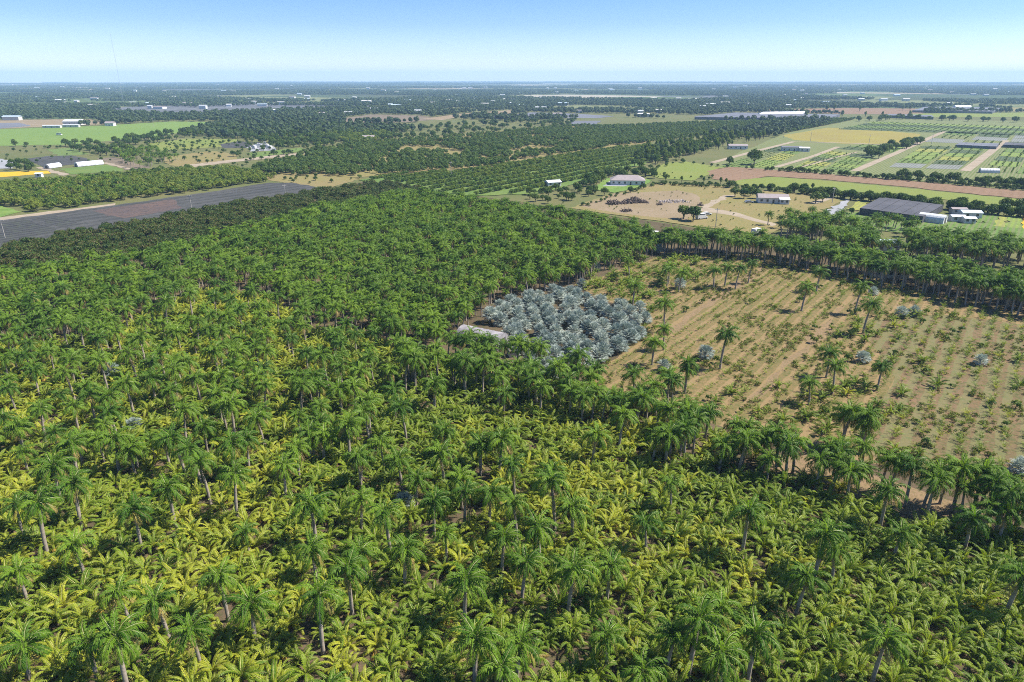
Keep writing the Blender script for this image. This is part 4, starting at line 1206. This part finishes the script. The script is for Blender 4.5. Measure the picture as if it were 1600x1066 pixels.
for kind, (protos, nm, text, group, masslabel) in INFO.items():
    lst = TREES[kind]
    lst.sort(key=lambda q: -q[2] / math.hypot(q[0], q[1], H_CAM) if in_frame(q[0], q[1], 2, 0) else 1)
    items = []
    for x, y, s, rz, v in lst[:300]:
        d = protos[v]
        if s * 5 * FPX / math.hypot(x, y) > 17:
            t = thing(nm, (x, y, 0), rz, s, None, 'tree')
            obj('trunk', d['trunk_me'], t); obj('crown', d['crown_me'], t)
        else:
            t = obj(nm, d['full'], None, (x, y, 0), (0, 0, rz), (s,) * 3)
            t['category'] = 'tree'
        items.append((t, x, y, 2.0, text))
    label_all(items, '', group)
    mass(nm.replace('_tree', '_grove'), masslabel, [d['full'] for d in protos], [(x, y, 0, s, rz, v) for x, y, s, rz, v in lst[300:]])

# small palms on the dry meadows and near the houses
SMALLPALM = []
for px in ([(175, 240), (240, 236), (285, 252), (250, 262), (195, 262)], [(1195, 352), (1260, 343), (1300, 352), (1240, 366)], [(1345, 357), (1400, 352), (1440, 360), (1420, 372), (1370, 368)], [(20, 300), (200, 285), (210, 310), (60, 322)]):
    near = px[0][0] > 1000
    for x, y in grid_points(poly(px), 8 if not near else 5, 8 if not near else 5, 0.35, 0.3 if px[0][0] == 20 else 0.7):
        SMALLPALM.append((x, y, 0, RNG.uniform(0.7, 1.0), RNG.uniform(0, 6.28), V(6)))
items = []
for x, y, z, s, rz, v in SMALLPALM:
    d = ROYAL[int(v)]
    t = thing('palm_tree', (x, y, 0), rz, s, None, 'palm tree')
    obj('trunk', d['trunk_me'], t); obj('crown', d['crown_me'], t)
    items.append((t, x, y, 6, 'palm beyond the plantation boundary'))
label_all(items, '', 'palms beyond the boundary')

# nursery plants in rows on the crop plots
nurs = []
for q, k in PLOTS:
    if k == 'e': continue
    d = math.hypot(*np.mean(np.array(q), 0))
    s1, s2 = (1.5, 4.6) if d < 700 else (2.6, 7.5)
    for x, y in grid_points(q, s1, s2, 0.07, 0.9):
        nurs.append((x, y, 0.3, RNG.uniform(0.45, 0.8) * (1.0 if d < 700 else 1.4), RNG.uniform(0, 6.28), V(3)))
mass('nursery_plants', 'low shrubs in rows on the nursery plots', [d['full'] for d in SHRUB], nurs)
weeds = []
for px in ([(905, 322), (1030, 287), (1290, 310), (1240, 345), (1060, 345)], [(228, 225), (372, 218), (380, 228), (245, 236)], [(285, 345), (1345 - 35, 334), (1600, 352), (1600, 380), (1380, 360)], [(800, 312), (900, 292), (940, 300), (880, 322)]):
    for x, y in grid_points(poly(px), 6, 6, 0.4, 0.25):
        weeds.append((x, y, 0.25, RNG.uniform(0.3, 1.0), RNG.uniform(0, 6.28), V(3)))
mass('weeds', 'scattered weeds and low bushes on the lots beyond the plantation', [d['full'] for d in SHRUB], weeds)

# far woods
FARFIELD = FIELD_POLY[5:]
def ring(r0, r1, step, thr, protos, name, label, seed, smin, smax, exclude=True, block=(230.0, 330.0)):
    n = int(r1 / step)
    g = np.arange(-r1, r1, step)
    gx, gy = np.meshgrid(g, g[g > 0])
    pts = np.stack([gx.ravel(), gy.ravel()], 1) + RNG.normal(0, step * 0.28, (gx.size, 2))
    r = np.hypot(pts[:, 0], pts[:, 1])
    a = np.abs(np.arctan2(pts[:, 0], pts[:, 1]))
    pts = pts[(r > r0) & (r < r1) & (a < R(50))]
    # woodland blocks follow the farm grid: wider along one axis, broken up by finer gaps
    uv = np.stack([pts @ E1, pts @ E2], 1)
    cell = np.floor(uv / np.array(block))
    blk = hash2(cell[:, 0], cell[:, 1], seed)
    nz_ = 0.6 * blk + 0.4 * vnoise(pts, block[0] * 0.5, seed + 1)
    pts = pts[nz_ > thr]
    if exclude:
        for pg in FARFIELD:
            m = inside(pts, pg)
            pts = pts[~m]
        for q, k in PLOTS:
            pts = pts[~inside(pts, q)]
        ng = poly([(1105, 264), (1230, 208), (1340, 186), (2000, 200), (2000, 340), (1180, 268)])
        pts = pts[~inside(pts, ng)]
    k = len(pts)
    mass(name, label, protos, np.stack([pts[:, 0], pts[:, 1], np.zeros(k), RNG.uniform(smin, smax, k), RNG.uniform(0, 6.28, k), RNG.integers(0, 3, k)], 1))
    print(name, k)
ring(880, 2000, 11, 0.43, FARTREE, 'tree_belt', 'broken tree belts between the far fields', 11, 0.7, 1.3)
ring(1900, 5200, 36, 0.46, CLUMP, 'far_woods', 'dark far woods below the horizon', 21, 0.7, 1.2, True, (700.0, 900.0))
ring(5000, 14600, 125, 0.42, PATCH, 'horizon_woods', 'blue dark woods on the horizon', 31, 0.9, 1.3, False, (1900.0, 2600.0))

# ------------------------------------------------------------------ buildings and other things
def mpp(px, py):
    x, y = P(px, py)
    return (y * math.cos(PITCH) + H_CAM * math.sin(PITCH)) / FPX

def house(px, py, w, d, h, roofh, rz, label, cat='house', wall='white_paint', roof='grey_roof', nwin=3, hip=0.0, group=None, name='house', over=0.35):
    x, y = P(px, py)
    t = thing(name, (x, y, 0.3), rz, 1.0, label, cat, group)
    mb = MB(); mb.box(-w / 2, w / 2, -d / 2, d / 2, -0.3, h)
    for s in (-1, 1):                                     # gable ends
        if hip <= 0:
            mb.face([(s * w / 2, -d / 2, h), (s * w / 2, d / 2, h), (s * w / 2, 0, h + roofh)][::s])
    obj('wall', mb.mesh('wall', [M[wall]]), t)
    r = MB()
    e = over
    rx = w / 2 + e - hip
    top = [(-rx, 0, h + roofh + 0.12), (rx, 0, h + roofh + 0.12)]
    A, B, C, D = (-w / 2 - e, -d / 2 - e, h - 0.05), (w / 2 + e, -d / 2 - e, h - 0.05), (w / 2 + e, d / 2 + e, h - 0.05), (-w / 2 - e, d / 2 + e, h - 0.05)
    r.face([A, B, top[1], top[0]]); r.face([C, D, top[0], top[1]])
    r.face([B, C, top[1]]); r.face([D, A, top[0]])
    th = [(p[0], p[1], p[2] - 0.14) for p in (A, B, C, D)]
    r.face([A, D, C, B][::1]); r.face([th[0], th[1], B, A]); r.face([th[1], th[2], C, B]); r.face([th[2], th[3], D, C]); r.face([th[3], th[0], A, D])
    obj('roof', r.mesh('roof', [M[roof]]), t)
    for i in range(nwin):
        wx = -w / 2 + w * (i + 0.5) / nwin
        wb = MB()
        if i == nwin // 2 and nwin > 2:
            wb.box(wx - 0.5, wx + 0.5, -d / 2 - 0.05, -d / 2 + 0.02, 0.0, 2.1)
            obj('door', wb.mesh('door', [M['barn_dark']]), t)
        else:
            wb.box(wx - 0.6, wx + 0.6, -d / 2 - 0.05, -d / 2 + 0.02, 0.9, 2.1)
            obj('window', wb.mesh('window', [M['glass']]), t)
    return t

def hoop(pa, pb, r, label, name='greenhouse', cat='greenhouse', cover='white_roof', wallh=0.8, panels=6, seg=10, world=None, dark_end=True):
    (ax, ay), (bx, by) = world or (P(*pa), P(*pb))
    L = math.hypot(bx - ax, by - ay)
    t = thing(name, (ax, ay, 0.3), math.atan2(by - ay, bx - ax), 1.0, label, cat)
    prof = [(-r, 0.0), (-r, wallh)] + [(-r * math.cos(math.pi * k / seg), wallh + r * 0.92 * math.sin(math.pi * k / seg)) for k in range(1, seg)] + [(r, wallh), (r, 0.0)]
    for i in range(panels):
        mb = MB()
        x0, x1 = L * i / panels + 0.02, L * (i + 1) / panels - 0.02
        for k in range(len(prof) - 1):
            (y0, z0), (y1, z1) = prof[k], prof[k + 1]
            mb.face([(x0, y0, z0), (x1, y0, z0), (x1, y1, z1), (x0, y1, z1)])
        obj('roof_panel', mb.mesh('roof_panel', [M[cover]], True), t)
    for x, s in ((0.04, 1), (L - 0.04, -1)):
        mb = MB(); mb.face([(x, y, z) for y, z in prof][::-s])
        e = obj('end_wall', mb.mesh('end_wall', [M[cover]]), t)
        if dark_end:
            db = MB(); db.box(x - 0.06, x + 0.06, -r * 0.4, r * 0.4, 0, r * 0.8)
            obj('door', db.mesh('door', [M['barn_dark']]), e)
    for i in range(panels + 1):
        mb = MB()
        xx = min(max(L * i / panels, 0.05), L - 0.05)
        mb.tube([(xx, y * 1.01, z * 1.01) for y, z in prof], [0.03] * len(prof), 4, 0, False)
        obj('rib', mb.mesh('rib', [M['barn_sheet' if cover == 'barn_sheet' else 'steel']]), t)
    return t

# the arched barn at the silver grove
hoop((722, 531), (786, 545), 3.3, 'pale arched sheet barn beside the silver palm grove', 'arched_barn', 'barn', 'barn_sheet', 0.8, 7, 14)
house(802, 556, 2.6, 2.2, 1.7, 0.3, 0.3, 'small pale shed at the near corner of the silver grove', 'shed', 'concrete', 'net_grey', 2, 0, name='shed')

def shade_house(corners, h, label, mat='net', npan=6, sides=True, name='shade_house'):
    A, B, C, D = [np.array(q) for q in poly(corners)]          # near-left, near-right, far-right, far-left
    ctr = (A + B + C + D) / 4
    t = thing(name, (ctr[0], ctr[1], 0.3), 0, 1.0, label, 'shade house')
    loc = lambda p, z: (p[0] - ctr[0], p[1] - ctr[1], z)
    rr = random.Random(int(corners[0][0]))
    for i in range(npan):
        u0, u1 = i / npan, (i + 1) / npan
        mb = MB()
        n = 6
        for j in range(n):
            q = []
            for u, v in ((u0, j / n), (u1, j / n), (u1, (j + 1) / n), (u0, (j + 1) / n)):
                p = A * (1 - u) * (1 - v) + B * u * (1 - v) + C * u * v + D * (1 - u) * v
                q.append(loc(p, h + (0.0 if u in (u0,) else 0.12) - 0.25 * math.sin(math.pi * ((v * n) % 1)) + 0.02 * (i % 2)))
            mb.face(q)
        obj('net_panel', mb.mesh('net_panel', [M[mat]]), t)
    ring_ = [A, B, C, D]
    for i in range(4):
        a, b = ring_[i], ring_[(i + 1) % 4]
        k = max(2, int(np.linalg.norm(b - a) / 9))
        for j in range(k):
            p = a + (b - a) * j / k
            mb = MB(); mb.tube([loc(p, -0.3), loc(p, h + 0.1)], [0.09, 0.09], 5)
            obj('post', mb.mesh('post', [M['pole_wood']]), t)
        if sides:
            mb = MB(); mb.face([loc(a, 0), loc(b, 0), loc(b, h - 0.05), loc(a, h - 0.05)])
            obj('side_net', mb.mesh('side_net', [M[mat]]), t)
    return t
shade_house([(1342, 336), (1440, 350), (1472, 331), (1374, 318)], 3.2, 'large dark shade house beside the white greenhouse')
hoop((1436, 345), (1476, 350), 3.4, 'white arched greenhouse at the end of the dark shade house', panels=7)
house(1514, 340, 9, 6, 2.6, 0.8, R(-8), 'pale roofed shed right of the white greenhouse', 'shed', 'white_paint', 'pale_blue_roof', 2, name='shed')
house(1494, 346, 6, 4.5, 2.4, 0.5, R(-8), 'small white shed nearest the white greenhouse', 'shed', 'white_paint', 'white_roof', 2, name='shed')
house(1512, 349, 5, 4, 2.4, 0.5, R(-8), 'lowest of the small white sheds by the greenhouse', 'shed', 'white_paint', 'white_roof', 2, name='shed')
house(1496, 334, 7, 4, 2.4, 0.5, R(-8), 'grey shed behind the white sheds by the hedge', 'shed', 'concrete', 'grey_roof', 2, name='shed')
# homes
house(980, 288, 22, 12, 3.0, 2.6, R(-6), 'white house with grey brown hip roof beside the pool', 'house', 'white_paint', 'grey_roof', 6, 5.0)
house(864, 291, 9, 6, 2.6, 1.0, R(20), 'small white roofed house among trees left of the pool', 'house', 'white_paint', 'white_roof', 3)
house(1206, 317, 16, 8, 3.0, 1.6, R(-10), 'white house with grey roof on the dry lot', 'house', 'white_paint', 'grey_roof', 5, 0)
house(1224, 319, 5, 5, 2.6, 0.8, R(-10), 'small white outbuilding touching the white house', 'shed', 'white_paint', 'white_roof', 2, name='shed')
house(1384, 392, 8, 6, 3.4, 0.9, R(-12), 'pale metal roofed house among the boundary palms', 'house', 'concrete', 'pale_blue_roof', 3)
house(1378, 432, 8, 4, 2.6, 0.4, R(-12), 'pale blue shed under the boundary palms', 'shed', 'white_paint', 'pale_blue_roof', 2, name='shed')
house(1405, 433, 5, 3.6, 2.4, 0.4, R(-12), 'small white shed under the boundary palms', 'shed', 'white_paint', 'white_roof', 2, name='shed')
house(236 + 1000, 236, 18, 8, 3.4, 0.8, R(-14), 'long white nursery building in the right fields', 'building', 'white_paint', 'net_grey', 4, name='nursery_building')
house(1256, 237, 9, 7, 3.2, 0.8, R(-14), 'short white nursery building beside the long one', 'building', 'white_paint', 'white_roof', 2, name='nursery_building')
house(1152, 233, 18, 8, 3.2, 1.2, R(-6), 'grey roofed nursery building before the bright trees', 'building', 'white_paint', 'grey_roof', 4, name='nursery_building')
house(576, 219, 13, 9, 3.2, 1.6, R(10), 'lone house in the bright grove', 'house', 'white_paint', 'grey_roof', 3)
house(117, 195, 26, 16, 5.0, 2.2, R(4), 'white hangar with dark openings beyond the sod field', 'hangar', 'white_paint', 'white_roof', 4, name='hangar')
house(173, 197, 12, 9, 4.0, 2.0, R(4), 'small pale house beyond the sod field', 'house', 'white_paint', 'grey_roof', 3)
house(82, 200, 24, 5, 3.0, 0.5, R(3), 'low pale shed left of the hangar', 'shed', 'concrete', 'white_roof', 3, name='shed')
house(112, 199, 22, 5, 3.0, 0.5, R(3), 'low pale shed in front of the hangar', 'shed', 'concrete', 'white_roof', 3, name='shed')
hoop((73, 264), (93, 261), 2.6, 'short white greenhouse beside the black shade cloth', panels=4)
hoop((119, 261), (160, 257), 2.8, 'long white greenhouse beside the black shade cloth', panels=6)
house(62, 277, 4, 3, 2.4, 0.4, 0.1, 'tiny white shed below the flower strip', 'shed', 'white_paint', 'white_roof', 1, name='shed')
for k_, lb_ in enumerate(('front', 'middle', 'back')):
    hoop((1185 + 3 * k_, 182.5 - 1.0 * k_), (1252 + 3 * k_, 181.5 - 1.0 * k_), 4.0, f'{lb_} one of three long white greenhouses among blue grey shade houses', panels=8, wallh=2.5)
hoop((1490, 171), (1515, 171), 6, 'white greenhouse at the far right', panels=4, wallh=3)
hoop((1530, 270), (1560, 271), 2.6, 'low white greenhouse at the right nursery lane', panels=6)
shade_house([(1085, 187), (1290, 190), (1312, 183), (1150, 180)], 4.0, 'blue grey shade house complex at the right distance', 'net_grey', 10)
shade_house([(1380, 184), (1458, 187), (1455, 184), (1384, 182)], 4.0, 'long grey shade house before the far hedge', 'net_grey', 6)
shade_house([(1425, 176), (1550, 178), (1565, 172), (1445, 170)], 4.0, 'blue grey shade house at the far right', 'net_grey', 8)
shade_house([(1492, 231), (1556, 234), (1560, 229), (1500, 227)], 2.6, 'dark shade house beside the broad nursery lane', 'net_grey', 5)
shade_house([(1566, 231), (1640, 234), (1640, 229), (1570, 227)], 2.6, 'dark shade house right of the broad nursery lane', 'net', 5)
shade_house([(768, 186), (840, 187), (900, 182), (830, 179)], 3.5, 'blue grey shade house in the far middle', 'net_grey', 6)
# far buildings among the woods
nb = 0
FARB = [(1232, 168), (1170, 166), (905, 177), (845, 172), (815, 168), (1005, 183), (870, 184), (1060, 157), (1075, 158), (985, 176), (1000, 178), (1030, 177), (585, 174), (545, 180), (655, 178), (700, 160), (720, 142), (725, 139), (60, 152), (75, 150),
        (25, 155), (120, 160), (95, 160), (205, 151), (235, 170), (250, 170), (270, 149), (350, 145), (365, 145), (390, 157), (430, 176), (318, 170), (440, 164), (410, 166), (480, 158), (535, 159), (575, 140), (610, 167), (900, 144), (915, 143), (1000, 140), (1040, 158),
        (1115, 142), (1240, 143), (1255, 142), (1345, 157), (1380, 158), (1415, 158), (1320, 150), (1520, 149), (1540, 150), (1555, 139), (1100, 170), (1110, 167), (1290, 163), (20, 188), (500, 183), (515, 184), (745, 157), (770, 162), (790, 158)]
for a, b in FARB + [(RNG.uniform(-60, 1660), 132.5 + 36 * RNG.random() ** 1.5) for _ in range(120)]:
    m_ = mpp(a, b)
    w = max(RNG.uniform(10, 26), m_ * RNG.uniform(2.0, 7))
    w = min(w, 130)
    x, y = P(a, b)
    t = house(a, b, w, w * RNG.uniform(0.4, 0.7), RNG.uniform(4.5, 7) if m_ < 3 else RNG.uniform(7, 11), RNG.uniform(0.8, 1.6), RNG.uniform(-0.3, 0.3), None, 'building', RNG.choice(['white_paint', 'white_paint', 'concrete']),
              RNG.choice(['white_roof', 'white_roof', 'concrete', 'pale_blue_roof', 'grey_roof']), 0, 0, 'buildings in the far woods', 'far_building', 0.6)
    FARB_ITEMS = globals().setdefault('FARB_ITEMS', [])
    FARB_ITEMS.append((t, x, y, 4.0, 'pale building far off among the woods'))
label_all(FARB_ITEMS, '', 'buildings in the far woods')

# vehicles
def vehicle(px, py, rz, label, L=5.0, W=2.0, Hh=2.0, paint='white_paint', van=True):
    x, y = P(px, py)
    t = thing('van' if van else 'car', (x, y, 0.35), rz, 1.0, label, 'van' if van else 'car')
    mb = MB()
    z0 = 0.35
    prof = [(-L / 2, z0), (L / 2, z0), (L / 2, 0.9), (L / 2 - 0.9, 1.05), (L / 2 - 1.5, Hh), (-L / 2 + 0.1, Hh), (-L / 2, 1.0)] if van else \
           [(-L / 2, z0), (L / 2, z0), (L / 2, 0.75), (L / 2 - 1.2, 0.9), (L / 2 - 1.9, 1.45), (-L / 2 + 1.1, 1.45), (-L / 2 + 0.4, 0.95), (-L / 2, 0.9)]
    n = len(prof)
    mb.face([(a, -W / 2, b) for a, b in prof]); mb.face([(a, W / 2, b) for a, b in prof][::-1])
    for i in range(n):
        (a, b), (c, d) = prof[i], prof[(i + 1) % n]
        mb.face([(a, -W / 2, b), (a, W / 2, b), (c, W / 2, d), (c, -W / 2, d)])
    obj('body', mb.mesh('body', [M[paint]]), t)
    zt = prof[4][1]
    for s in (-1, 1):
        g = MB(); g.box(-L / 2 + 1.0, L / 2 - 1.75, s * W / 2 - 0.02, s * W / 2 + 0.02, zt - 0.55, zt - 0.12)
        obj('window', g.mesh('window', [M['glass']]), t)
        for xx in (-L / 2 + 0.85, L / 2 - 0.85):
            wb = MB(); wb.tube([(xx, s * W / 2 - 0.12 * s, 0.33), (xx, s * W / 2 + 0.06 * s, 0.33)], [0.34, 0.34], 10)
            wb.f.append(tuple(range(10))); wb.m.append(0)
            obj('wheel', wb.mesh('wheel', [M['tyre']]), t)
    g = MB(); a, b = prof[3], prof[4]
    k0, k1 = 0.15, 0.9
    g.face([(a[0] + (b[0] - a[0]) * k0 + 0.03, -W / 2 + 0.15, a[1] + (b[1] - a[1]) * k0 + 0.02), (a[0] + (b[0] - a[0]) * k0 + 0.03, W / 2 - 0.15, a[1] + (b[1] - a[1]) * k0 + 0.02),
            (a[0] + (b[0] - a[0]) * k1 + 0.03, W / 2 - 0.15, a[1] + (b[1] - a[1]) * k1 + 0.02), (a[0] + (b[0] - a[0]) * k1 + 0.03, -W / 2 + 0.15, a[1] + (b[1] - a[1]) * k1 + 0.02)])
    obj('windscreen', g.mesh('windscreen', [M['glass']]), t)
    return t
vehicle(1096, 343, 0.4, 'white van parked beside the trees on the bare lot', 6.0, 2.2, 2.7)
vehicle(1104, 337, 0.2, 'white car behind the van on the bare lot', van=False, Hh=1.5)
vehicle(93, 212, 0.1, 'white van crossing the sod field', 6.0, 2.4, 2.8)
vehicle(1022, 372, -0.4, 'white van by the boundary palms, leftmost', 6.0, 2.2, 2.7)
vehicle(1040, 374, -0.5, 'white car by the boundary palms', van=False)
vehicle(1076, 378, -0.4, 'white van by the boundary palms, rightmost', 6.5, 2.3, 2.8)
vehicle(1182, 367, 0.7, 'white van at the corner of the dry lot', 6.0, 2.2, 2.6)
vehicle(1170, 318, 0.1, 'grey car under the trees left of the white house', van=False, paint='steel')
for k, (a, b) in enumerate([(398, 233), (404, 231), (410, 229), (416, 231), (421, 233), (408, 234), (413, 227)]):
    vehicle(a, b, RNG.uniform(0, 3.1), f'{"white" if k % 3 else "grey"} vehicle in the junk yard, {ORD[k]} counted from the left' if k in () else ['white van at the left of the junk yard', 'grey van behind the left junk yard van', 'white van in the middle of the junk yard', 'white van right of the junk yard middle', 'white van at the right of the junk yard', 'white car at the front of the junk yard', 'white van at the back of the junk yard'][k],
            7.0 if k != 5 else 4.8, 2.4, 3.0, 'steel' if k == 1 else 'white_paint', k != 5)

# debris on the bare lot
def heap(px, py, L, W, Hh, n, mat, label, name, rz=0.0, chunk=0.5, stick=False):
    x, y = P(px, py)
    rr = random.Random(int(px * 7 + py))
    mb = MB()
    for i in range(n):
        a = rr.uniform(-1, 1); b = rr.uniform(-1, 1)
        top = Hh * max(0, (1 - a * a)) ** 0.6 * max(0, 1 - b * b) ** 0.7 * (0.65 + 0.5 * math.sin(a * 5 + px))
        z = rr.uniform(0.0, 1.0) ** 0.5 * top
        Mx = Matrix.Translation((a * L / 2, b * W / 2, z)) @ Matrix.Rotation(rr.uniform(0, 6.28), 4, 'Z') @ Matrix.Rotation(rr.uniform(-0.7, 0.7), 4, 'Y') @ Matrix.Rotation(rr.uniform(0, 3), 4, 'X')
        s = chunk * rr.uniform(0.5, 1.5)
        if stick:
            mb.box(-s * 2.2, s * 2.2, -s * 0.22, s * 0.22, -s * 0.2, s * 0.2, 0, Mx)
        else:
            mb.box(-s, s, -s * 0.7, s * 0.7, -s * 0.5, s * 0.5, 0, Mx)
    o = obj(name, mb.mesh(name, [M[mat]]), None, (x, y, 0.3), (0, 0, rz))
    return tag(o, label, 'debris heap')
heap(980, 318, 24, 6, 2.6, 420, 'brush_wood', 'long dark heap of brush on the bare lot', 'brush_heap', R(20), 0.6, True)
heap(1052, 316, 16, 9, 0.8, 160, 'rubble', 'low pale scatter of rubble on the bare lot', 'rubble_heap', 0.2, 0.35)
heap(978, 331, 5, 4, 1.8, 90, 'brush_wood', 'small pointed brush pile near the plantation boundary', 'brush_heap', 0.3, 0.4, True)
heap(1008, 318, 3.5, 2.5, 1.5, 50, 'brush_wood', 'small stump heap right of the long brush heap', 'brush_heap', 0, 0.35, True)
heap(1031, 321, 3, 2.2, 1.2, 40, 'brush_wood', 'smallest stump heap between brush and rubble', 'brush_heap', 0, 0.35, True)
heap(1094, 322, 3, 3, 2.0, 50, 'brush_wood', 'dark stump heap beside the dirt drive', 'brush_heap', 0, 0.35, True)

# pool
me = MB(); me.box(-5, 5, -2.2, 2.2, -0.02, 0.06)
pw, pt, pb_, po_ = new_mat('pool_water')
pb_.inputs['Base Color'].default_value = (0.16, 0.46, 0.52, 1); pb_.inputs['Roughness'].default_value = 0.05
x, y = P(964, 288)
tag(obj('swimming_pool', me.mesh('swimming_pool', [pw]), None, (x, y, 0.42), (0, 0, R(-6))), 'turquoise pool on the pale deck by the house', 'pool')

# utility poles
def pole(px, py, h, label):
    x, y = P(px, py)
    t = thing('utility_pole', (x, y, 0), RNG.uniform(0, 1), 1.0, label, 'utility pole', 'utility poles')
    mb = MB(); mb.tube([(0, 0, -0.2), (0, 0, h)], [0.2, 0.13], 6); obj('shaft', mb.mesh('shaft', [M['pole_wood']]), t)
    mb = MB(); mb.box(-1.2, 1.2, -0.08, 0.08, h - 0.9, h - 0.7); ca = obj('crossarm', mb.mesh('crossarm', [M['pole_wood']]), t)
    for xx in (-1.1, 0.0, 1.1):
        mb = MB(); mb.tube([(xx, 0, h - 0.7), (xx, 0, h - 0.45)], [0.06, 0.05], 5); obj('insulator', mb.mesh('insulator', [M['white_paint']]), ca)
for a, b, h, lb in [(447, 314, 9.5, 'pale utility pole at the black ground cloth, before the dry clearing'), (8, 372, 8.5, 'pale utility pole at the left edge of the ground cloth'), (300, 330, 8.5, 'utility pole on the near side of the ground cloth'),
                    (1224, 216, 12, 'utility pole where the dark grove meets the golden field'), (705, 275, 10, 'utility pole beside the orchard rows'), (1118, 355, 9, 'utility pole on the homestead lot'), (1300, 318, 9, 'utility pole at the hedge drive'),
                    (1266, 222, 11, 'utility pole on the golden field lane'), (1357, 228, 11, 'utility pole left of the palm row lane'), (1455, 226, 11, 'utility pole right of the palm row lane'), (240, 198, 12, 'utility pole at the far edge of the sod field')]:
    pole(a, b, h, lb)

# guyed radio mast far left
mx_, my_ = P(193, 160)
lo, hi = 50.0, 900.0
for _ in range(40):
    md_ = (lo + hi) / 2
    if pix(mx_, my_, md_)[1] > 52: lo = md_
    else: hi = md_
MH = lo
t = thing('radio_mast', (mx_, my_, 0), 0, 1.0, 'tall thin radio mast rising above the far left horizon', 'mast')
for k in range(3):
    a = k * 2.094
    mb = MB(); mb.tube([(0.7 * math.cos(a), 0.7 * math.sin(a), 0), (0.7 * math.cos(a), 0.7 * math.sin(a), MH)], [0.09, 0.09], 4)
    obj('leg', mb.mesh('leg', [M['mast']]), t)
mb = MB()
n = 110
for i in range(n):
    a = i * 2.094
    mb.tube([(0.7 * math.cos(a), 0.7 * math.sin(a), MH * i / n), (0.7 * math.cos(a + 2.094), 0.7 * math.sin(a + 2.094), MH * (i + 1) / n)], [0.05, 0.05], 3, 0, False)
obj('bracing', mb.mesh('bracing', [M['mast']]), t)
for k in range(3):
    for f in (0.45, 0.9):
        a = k * 2.094 + 0.5
        mb = MB(); mb.tube([(0, 0, MH * f), (MH * 0.5 * math.cos(a), MH * 0.5 * math.sin(a), 0)], [0.03, 0.03], 3, 0, False)
        obj('guy_wire', mb.mesh('guy_wire', [M['mast']]), t)

# ------------------------------------------------------------------ haze
HZ = 15200.0
mb = MB(); mb.box(-HZ, HZ, -HZ, HZ, -1.0, MH + 8)
hm = bpy.data.materials.new('haze')
hm.use_nodes = True
ht = hm.node_tree
ht.nodes.clear()
ho = ht.nodes.new('ShaderNodeOutputMaterial')
hv = ht.nodes.new('ShaderNodeVolumePrincipled')
hv.inputs['Color'].default_value = (0.48, 0.72, 1.0, 1)
hv.inputs['Density'].default_value = 0.0001
hv.inputs['Anisotropy'].default_value = 0.0
ht.links.new(hv.outputs[0], ho.inputs['Volume'])
tag(obj('haze', mb.mesh('haze', [hm])), 'thin blue haze over the plain', None, None, 'stuff')
